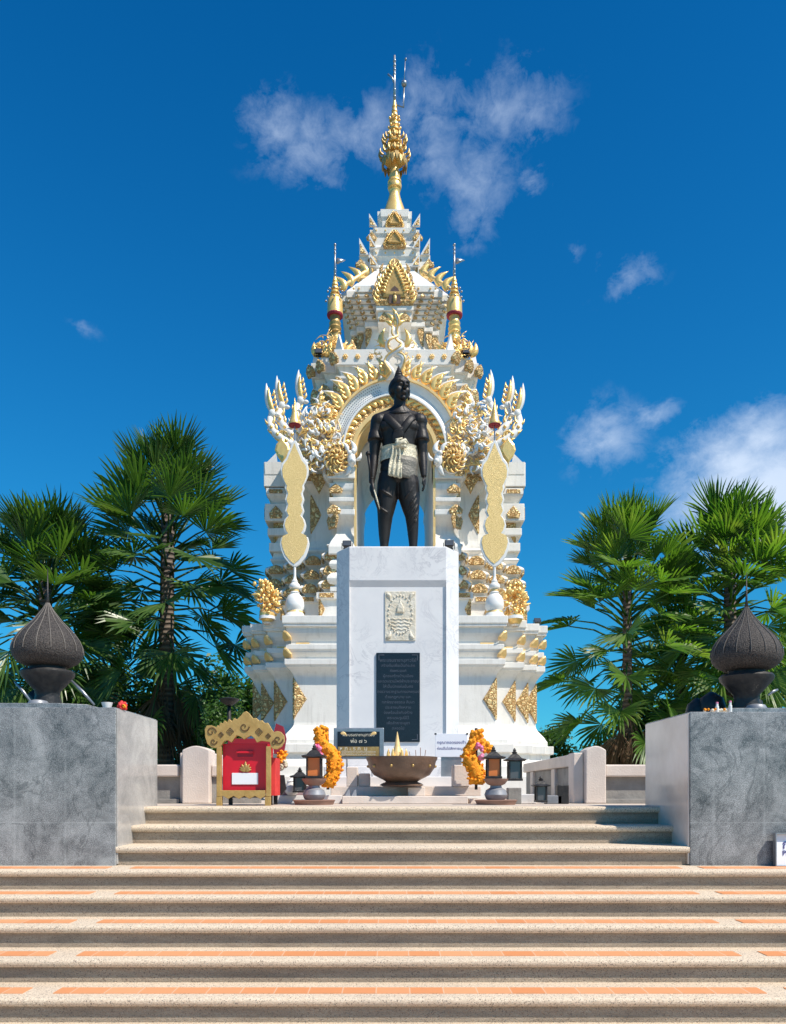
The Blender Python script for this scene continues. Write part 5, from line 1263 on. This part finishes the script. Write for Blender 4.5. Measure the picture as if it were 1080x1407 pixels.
def signs():
    d = 9.3; x0, x1, z0, z1 = X(458.5, d), X(527.5, d), Z(1043, d), Z(1000, d); c = (x0+x1)/2
    r = empty('dedication_sign', (c, d, z0), 'dark dedication sign with gold lettering in a grey frame left of the bowl', 'sign')
    MB().box(x0, x1, d, d+.03, z0, z1).build('frame', 'steel', r, bevel=.008)
    f = MB().box(x0+.045, x1-.05, d-.008, d-.0005, z0+.03, z1-.045).build('face', 'plaque', r)
    w = x1-x0-.095; cc = (x0+x1)/2-.002
    MB().box(cc-w*.49, cc+w*.49, d-.0095, d-.0085, z0+.035, z0+.145).build('gold_field', 'darkgold', f)
    text_mb('พระบรมราชานุสาวรีย์', .05, (cc, d-.0095, z1-.085), FU, FV, FN, .001, width=w*.76).build('lettering', 'cream', f)
    text_mb('พ่อ ๗ ๖', .055, (cc, d-.0095, z1-.158), FU, FV, FN, .001, width=w*.38).build('lettering', 'cream', f)
    text_mb('ห ก ะ ร ค  ม', .05, (cc-.06, d-.0105, z0+.122), FU, FV, FN, .001, width=w*.64).build('lettering', 'cream', f)
    for k in range(2): text_mb('ผู้มีจิตศรัทธาร่วมกันสร้างถวาย', .03, (cc, d-.0105, z0+.085-.032*k), FU, FV, FN, .001, width=w*.8).build('lettering', 'cream', f)
    m = MB()
    for sx in (-1, 1): flame(m, (cc+sx*w*.42, d-.01, z1-.07), 0 if sx < 0 else pi, .07, .02, .4*sx, .004)
    m.build('corner_scrolls', 'goldpaint', f)
    MB().tube([(c-.15, d+.25, .30), (c-.15, d+.03, z1-.1)], .012, 6).build('prop', 'steel', r); MB().tube([(c+.15, d+.25, .30), (c+.15, d+.03, z1-.1)], .012, 6).build('prop', 'steel', r)
    d = 9.25; x0, x1, z0, z1 = X(598, d), X(642.5, d), Z(1040, d), Z(1008, d); c = (x0+x1)/2
    r = empty('notice_board', (c, d, z0), 'small white notice with two blue lines of writing right of the bowl', 'notice')
    f = MB().box(x0, x1, d, d+.015, z0, z1).build('board', 'paper', r, bevel=.003)
    text_mb('กรุณาถอดรองเท้า', .05, (c, d-.001, z1-.105), FU, FV, FN, .001, width=(x1-x0)*.88).build('lettering', 'ink', f)
    text_mb('ก่อนขึ้นไปสักการะบูชา', .05, (c, d-.001, z1-.175), FU, FV, FN, .001, width=(x1-x0)*.88).build('lettering', 'ink', f)
    for sx in (-1, 1): MB().box(c+sx*.185-.012, c+sx*.185+.012, d-.004, d+.02, z1-.012, z1+.006).build('clip', 'black', r)
    MB().box(c-.12, c+.12, d+.015, d+.03, .30, z1-.05).build('prop', 'steel', r)
    d = 6.22; x0, z0, z1 = X(1064.5, d), Z(1189.5, d), Z(1146, d); x1 = x0+.42
    r = empty('floor_notice', ((x0+x1)/2, d, -.45), 'white notice in a clear frame leaning on the right granite pier', 'notice')
    f = MB().rings([[(x0,d-.03,z0),(x1,d-.03,z0),(x1,d-.018,z0),(x0,d-.018,z0)],[(x0,d,z1),(x1,d,z1),(x1,d+.012,z1),(x0,d+.012,z1)]]).build('board', 'paper', r, bevel=.003)
    v = Vector((0, .03, z1-z0)).normalized(); n = Vector((0, -v.z, v.y))
    text_mb('กรุณา', .10, (x0+.052, d-.014+.0, z0+.165), FU, v, n, .001, 'LEFT').build('lettering', 'ink', f)
    text_mb('Please', .056, (x0+.050, d-.0215+.0, z0+.10), FU, v, n, .001, 'LEFT').build('lettering', 'ink', f)
    m = MB()
    for a, b, e, g in ((x0-.008, x0, z0-.008, z1+.008), (x0, x1, z1, z1+.010)): m.box(a, b, d-.034, d+.014, e, g)
    m.build('frame', 'steel', r); MB().box(x0-.008, x1, d-.045, d+.02, -.449, z0-.001).build('foot', 'black', r)
signs()

def pier_offerings():
    x, z = X(152, 6.5), .80
    o = MB().lathe([(.028,0),(.03,.005),(.045,.055),(.04,.055),(.025,.02)], (x, 6.42, z), 18).build('cup', 'enamel', None, 'auto'); tag(o, 'small white cup on the corner of the left granite pier', 'cup')
    r = empty('red_flower', (X(169, 6.45), 6.42, z), 'red and orange flower head lying beside the white cup on the left pier', 'flower')
    rng = random.Random(2); m = MB()
    for k in range(16): m.ball((X(169, 6.45)+rng.uniform(-.025, .025), 6.42+rng.uniform(-.02, .02), z+.03+rng.uniform(-.025, .03)), .016, 6, 5)
    m.build('petals', 'redpaper', r, True); m = MB()
    for k in range(5): m.ball((X(173, 6.45)+rng.uniform(-.012, .012), 6.40, z+.02+rng.uniform(-.01, .01)), .012, 6, 5)
    m.build('orange_petals', 'marigold', r, True)
    r = empty('offering_tray', (X(988, 6.45), 6.45, .765), 'row of small candles and yellow flowers on the edge of the right granite pier', 'offerings'); rng = random.Random(6)
    MB().box(X(966, 6.45), X(1006, 6.45), 6.40, 6.52, .765, .772).build('tray', 'pinkstone', r)
    m = MB()
    for k in range(18): m.ball((X(967+38*rng.random(), 6.45), 6.42+.08*rng.random(), .785+rng.random()*.012), .013, 6, 5)
    m.build('cream_flowers', 'cream', r, True); m = MB()
    for k in range(8): m.ball((X(967+38*rng.random(), 6.45), 6.42+.06*rng.random(), .79+rng.random()*.012), .011, 6, 5)
    m.build('yellow_flowers', 'marigold', r, True)
    for px, h in ((984, .075), (1002, .085)):
        c = MB().lathe([(.014,.772),(.014,.772+h*.7),(.010,.772+h*.75),(.009,.772+h)], (X(px, 6.45), 6.43, 0), 10).build('bottle', 'enamel', r, 'auto')
        MB().lathe([(.010,.772+h),(.010,.772+h+.012),(.002,.772+h+.014)], (X(px, 6.45), 6.43, 0), 10).build('bottle_cap', 'pink', c, 'auto')
pier_offerings()

def street_lamp():
    d = 13.2; x = X(315, d); z = Z(970, d); r = empty('garden_lamp', (x, d, -1.5), 'black garden lamp with a shallow bowl head behind the donation box', 'lamp')
    MB().lathe([(.03,0),(.09,.03),(.15,.08),(.165,.10),(.17,.115),(.12,.13),(.02,.145)], (x, d, z), 24).build('lamp_head', 'black', r, 'auto')
    MB().tube([(x, d, -1.5), (x, d, z+.01)], [.045, .03], 10).build('pole', 'black', r, True)
street_lamp()

# ------------------------------------------------------------ palms and bushes
def fan_leaf(mb, P, dr, R, rng, nseg=24, droop=.3, spread=1.9):
    dr = dr.normalized(); side = dr.cross(Vector((0, 0, 1)))
    if side.length < .1: side = Vector((cos(rng.random()*6), sin(rng.random()*6), 0))
    side.normalize(); up = side.cross(dr).normalized()
    tw = rng.uniform(-.6, .6); side, up = side*cos(tw)+up*sin(tw), up*cos(tw)-side*sin(tw)
    bend = rng.uniform(-.1, .45); ax = (dr*cos(bend)-up*sin(bend)).normalized(); nr = (up*cos(bend)+dr*sin(bend)).normalized()
    da = 2*spread/nseg; down = Vector((0, 0, -1)); fold = rng.uniform(.15, .6)
    for i in range(nseg):
        if rng.random() < .03: continue
        a = -spread+da*(i+.5)+rng.uniform(-.035, .035); L = R*(.70+.30*cos(a*.8))*rng.uniform(.88, 1.08)
        wv = side*cos(fold)*(1 if True else 1); lift0 = nr*sin(fold)
        def pt(r, b, lift=0, dp=0): return P+(ax*cos(b)+wv*sin(b)+lift0*abs(sin(b)))*r+nr*lift+down*dp
        r1, r2 = L*.46, L*.76; h = da*.49; k = droop*L
        z = .016 if i % 2 else -.004
        m0 = Vector(P); l1, c1, q1 = pt(r1, a-h, -.010, k*.02), pt(r1, a, .018, k*.02), pt(r1, a+h, -.010, k*.02)
        l2, q2 = pt(r2, a-h*.52, z-.006, k*.10), pt(r2, a+h*.52, z-.006, k*.10); c2 = pt(r2, a, z+.012, k*.10)
        tip = pt(L*1.0, a+rng.uniform(-.03, .03), z, k*rng.uniform(.18, .42))
        mb.add([m0, l1, c1, q1, l2, c2, q2, tip], [(0, 1, 2), (0, 2, 3), (1, 4, 5, 2), (2, 5, 6, 3), (4, 7, 5), (5, 7, 6)])
def palm(px, d, zb, zt, rt, R, n, seed, lab, ndead=14, pl=1.0, lean=0, lf='palm'):
    rng = random.Random(seed); x = X(px, d); r = empty('fan_palm', (x, d, -1.5), lab, 'palm tree', 'fan palms around the monument')
    H = zt+1.5
    path = [(x+lean*t*t, d, -1.52+H*t) for t in [i/10 for i in range(11)]]
    MB().tube(path, [rt*(1.25-.12*i if i < 2 else 1.02-.02*i) for i in range(11)], 14).build('trunk', 'trunk', r, True)
    ptm = MB(); lm = MB(); g = 2.399963
    for k in range(n):
        t = (k/(n-1))**.8                    # 0 = lowest old leaf, 1 = newest spear
        el = radians(-62+142*t**.85+rng.uniform(-16, 16)); az = k*g+rng.uniform(-.25, .25)
        z0 = zb+(zt-zb)*(t**.85)
        hx = lean*((z0+1.5)/H)**2
        dirv = Vector((cos(az)*cos(el), sin(az)*cos(el), sin(el)))
        Lp = pl*rng.uniform(.85, 1.15)*(1.15-.42*t)
        P0 = Vector((x+hx, d, z0))+Vector((cos(az), sin(az), 0))*rt*.8
        sag = .16*Lp*(1-abs(sin(el)))
        P1 = P0+dirv*Lp*.55+Vector((0, 0, sag*.4)); P2 = P0+dirv*Lp-Vector((0, 0, sag*.5))
        ptm.tube([P0, P1, P2], [.030, .020, .014], 5)
        dl = (P2-P1).normalized()
        fan_leaf(lm, P2, dl, R*rng.uniform(.8, 1.12), rng, 24, .12+.40*(1-t)**1.3, 1.9 if t < .85 else 1.05)
    ptm.build('leaf_stalks', lf, r, True); lm.build('crown', lf, r)
    if ndead:
        dm = MB()
        for k in range(ndead):
            az = k*g; el = radians(rng.uniform(-82, -62)); z0 = zb-.15+rng.uniform(-.5, .35)
            dirv = Vector((cos(az)*cos(el), sin(az)*cos(el), sin(el))); P0 = Vector((x, d, z0))+Vector((cos(az), sin(az), 0))*rt*.9
            P2 = P0+dirv*rng.uniform(.5, .8); dm.tube([P0, P2], [.022, .012], 5); fan_leaf(dm, P2, dirv, R*.75, rng, 16, .8, .9)
        dm.build('dead_skirt', 'dead', r)
palm(228, 19.0, 2.9, 7.0, .19, 1.08, 88, 3, 'tallest fan palm, standing left of the white tower', 18, 1.3, .05, 'palmshade')
palm(62, 18.2, 3.0, 5.15, .18, 1.10, 76, 8, 'shorter fan palm at the far left behind the left lotus bud finial', 12, 1.15, 0, 'palmshade')
palm(862, 19.0, 2.0, 5.6, .125, .92, 80, 15, 'slim fan palm just right of the white tower with bare pale trunk', 22, 1.25)
palm(1003, 19.6, 3.0, 5.85, .17, 1.05, 84, 23, 'dense fan palm at the right edge behind the right lotus bud finial', 12, 1.25)
palm(935, 21.5, 1.6, 3.9, .13, 1.0, 40, 31, 'low young fan palm half hidden between the two right palms', 8, 1.1)
palm(158, 21.0, 1.6, 3.6, .13, 1.0, 36, 37, 'low fan palm half hidden between the two left palms', 10, 1.1, 0, 'palmshade')

def bush(px, d, zc, rx, rz, n, seed, lab, name='bush', cat='bush', size=.12):
    rng = random.Random(seed); x = X(px, d); r = empty(name, (x, d, -1.5), lab, cat, 'green shrubs and trees behind the terrace')
    m = MB(); cl = []
    for k in range(16):
        a, b, q = rng.uniform(0, 2*pi), rng.uniform(-1, 1), rng.uniform(.45, .95); s = sqrt(1-b*b)
        cl.append((Vector((rx*q*s*cos(a), rx*.8*q*s*sin(a), rz*q*b)), rng.uniform(.28, .46)))
    for k in range(n):
        c, q = cl[k % 16]; v = Vector((rng.gauss(0, 1), rng.gauss(0, 1), rng.gauss(0, .8))).normalized()*rng.random()**.45
        p = Vector((x, d, zc))+c+Vector((v.x*rx, v.y*rx, v.z*rz))*q
        u = Vector((rng.gauss(0, 1), rng.gauss(0, 1), rng.gauss(-.3, .6))).normalized(); w = u.orthogonal().normalized(); s = size*rng.uniform(.6, 1.2)
        w = Matrix.Rotation(rng.uniform(0, 6.28), 3, u) @ w
        m.add([p, p+u*s*.5+w*s*.28, p+u*s, p+u*s*.5-w*s*.28], [(0, 1, 2, 3)])
    m.build('foliage', 'bush', r)
    st = MB()
    for c, q in cl[:7]: st.tube([(x, d, -1.52), (x+c.x*.4, d+c.y*.4, zc-rz*.3), tuple(Vector((x, d, zc))+c)], [.06, .035, .012], 6)
    st.build('stems', 'trunk', r, True)
bush(306, 14.7, 1.0, .42, 1.35, 3000, 41, 'bright green leafy bush between the tall left palm and the tower', size=.085)
bush(330, 24, 2.0, 1.4, 2.0, 5200, 51, 'dark leafy bush right behind the left edge of the tower', size=.2)
bush(255, 22, 1.5, 1.5, 1.6, 5200, 42, 'leafy bush behind the trunk of the tall left palm', size=.19)
bush(180, 23, 2.0, 1.8, 1.9, 6200, 43, 'wide leafy bush behind the left granite pier', size=.19)
bush(100, 23, 2.2, 1.8, 2.0, 6000, 44, 'dark leafy bush behind the left lotus bud finial', size=.19)
bush(5, 23, 1.9, 1.8, 1.8, 5200, 47, 'leafy bush at the left edge below the shorter palm', size=.19)
bush(752, 24, 1.35, .85, .9, 2800, 45, 'small round tree between the tower and the slim right palm', 'small_tree', 'tree', .11)
bush(800, 24, .9, 1.3, .95, 3200, 46, 'low leafy bush behind the right balustrade post')
bush(885, 23, 1.6, 1.6, 1.6, 5400, 48, 'leafy bush behind the foot of the slim right palm', size=.19)
bush(985, 23, 2.2, 1.9, 1.9, 6000, 49, 'dark leafy bush behind the right lotus bud finial', size=.19)
bush(1085, 23, 2.2, 1.8, 2.0, 5400, 50, 'leafy bush at the right edge below the dense palm', size=.19)
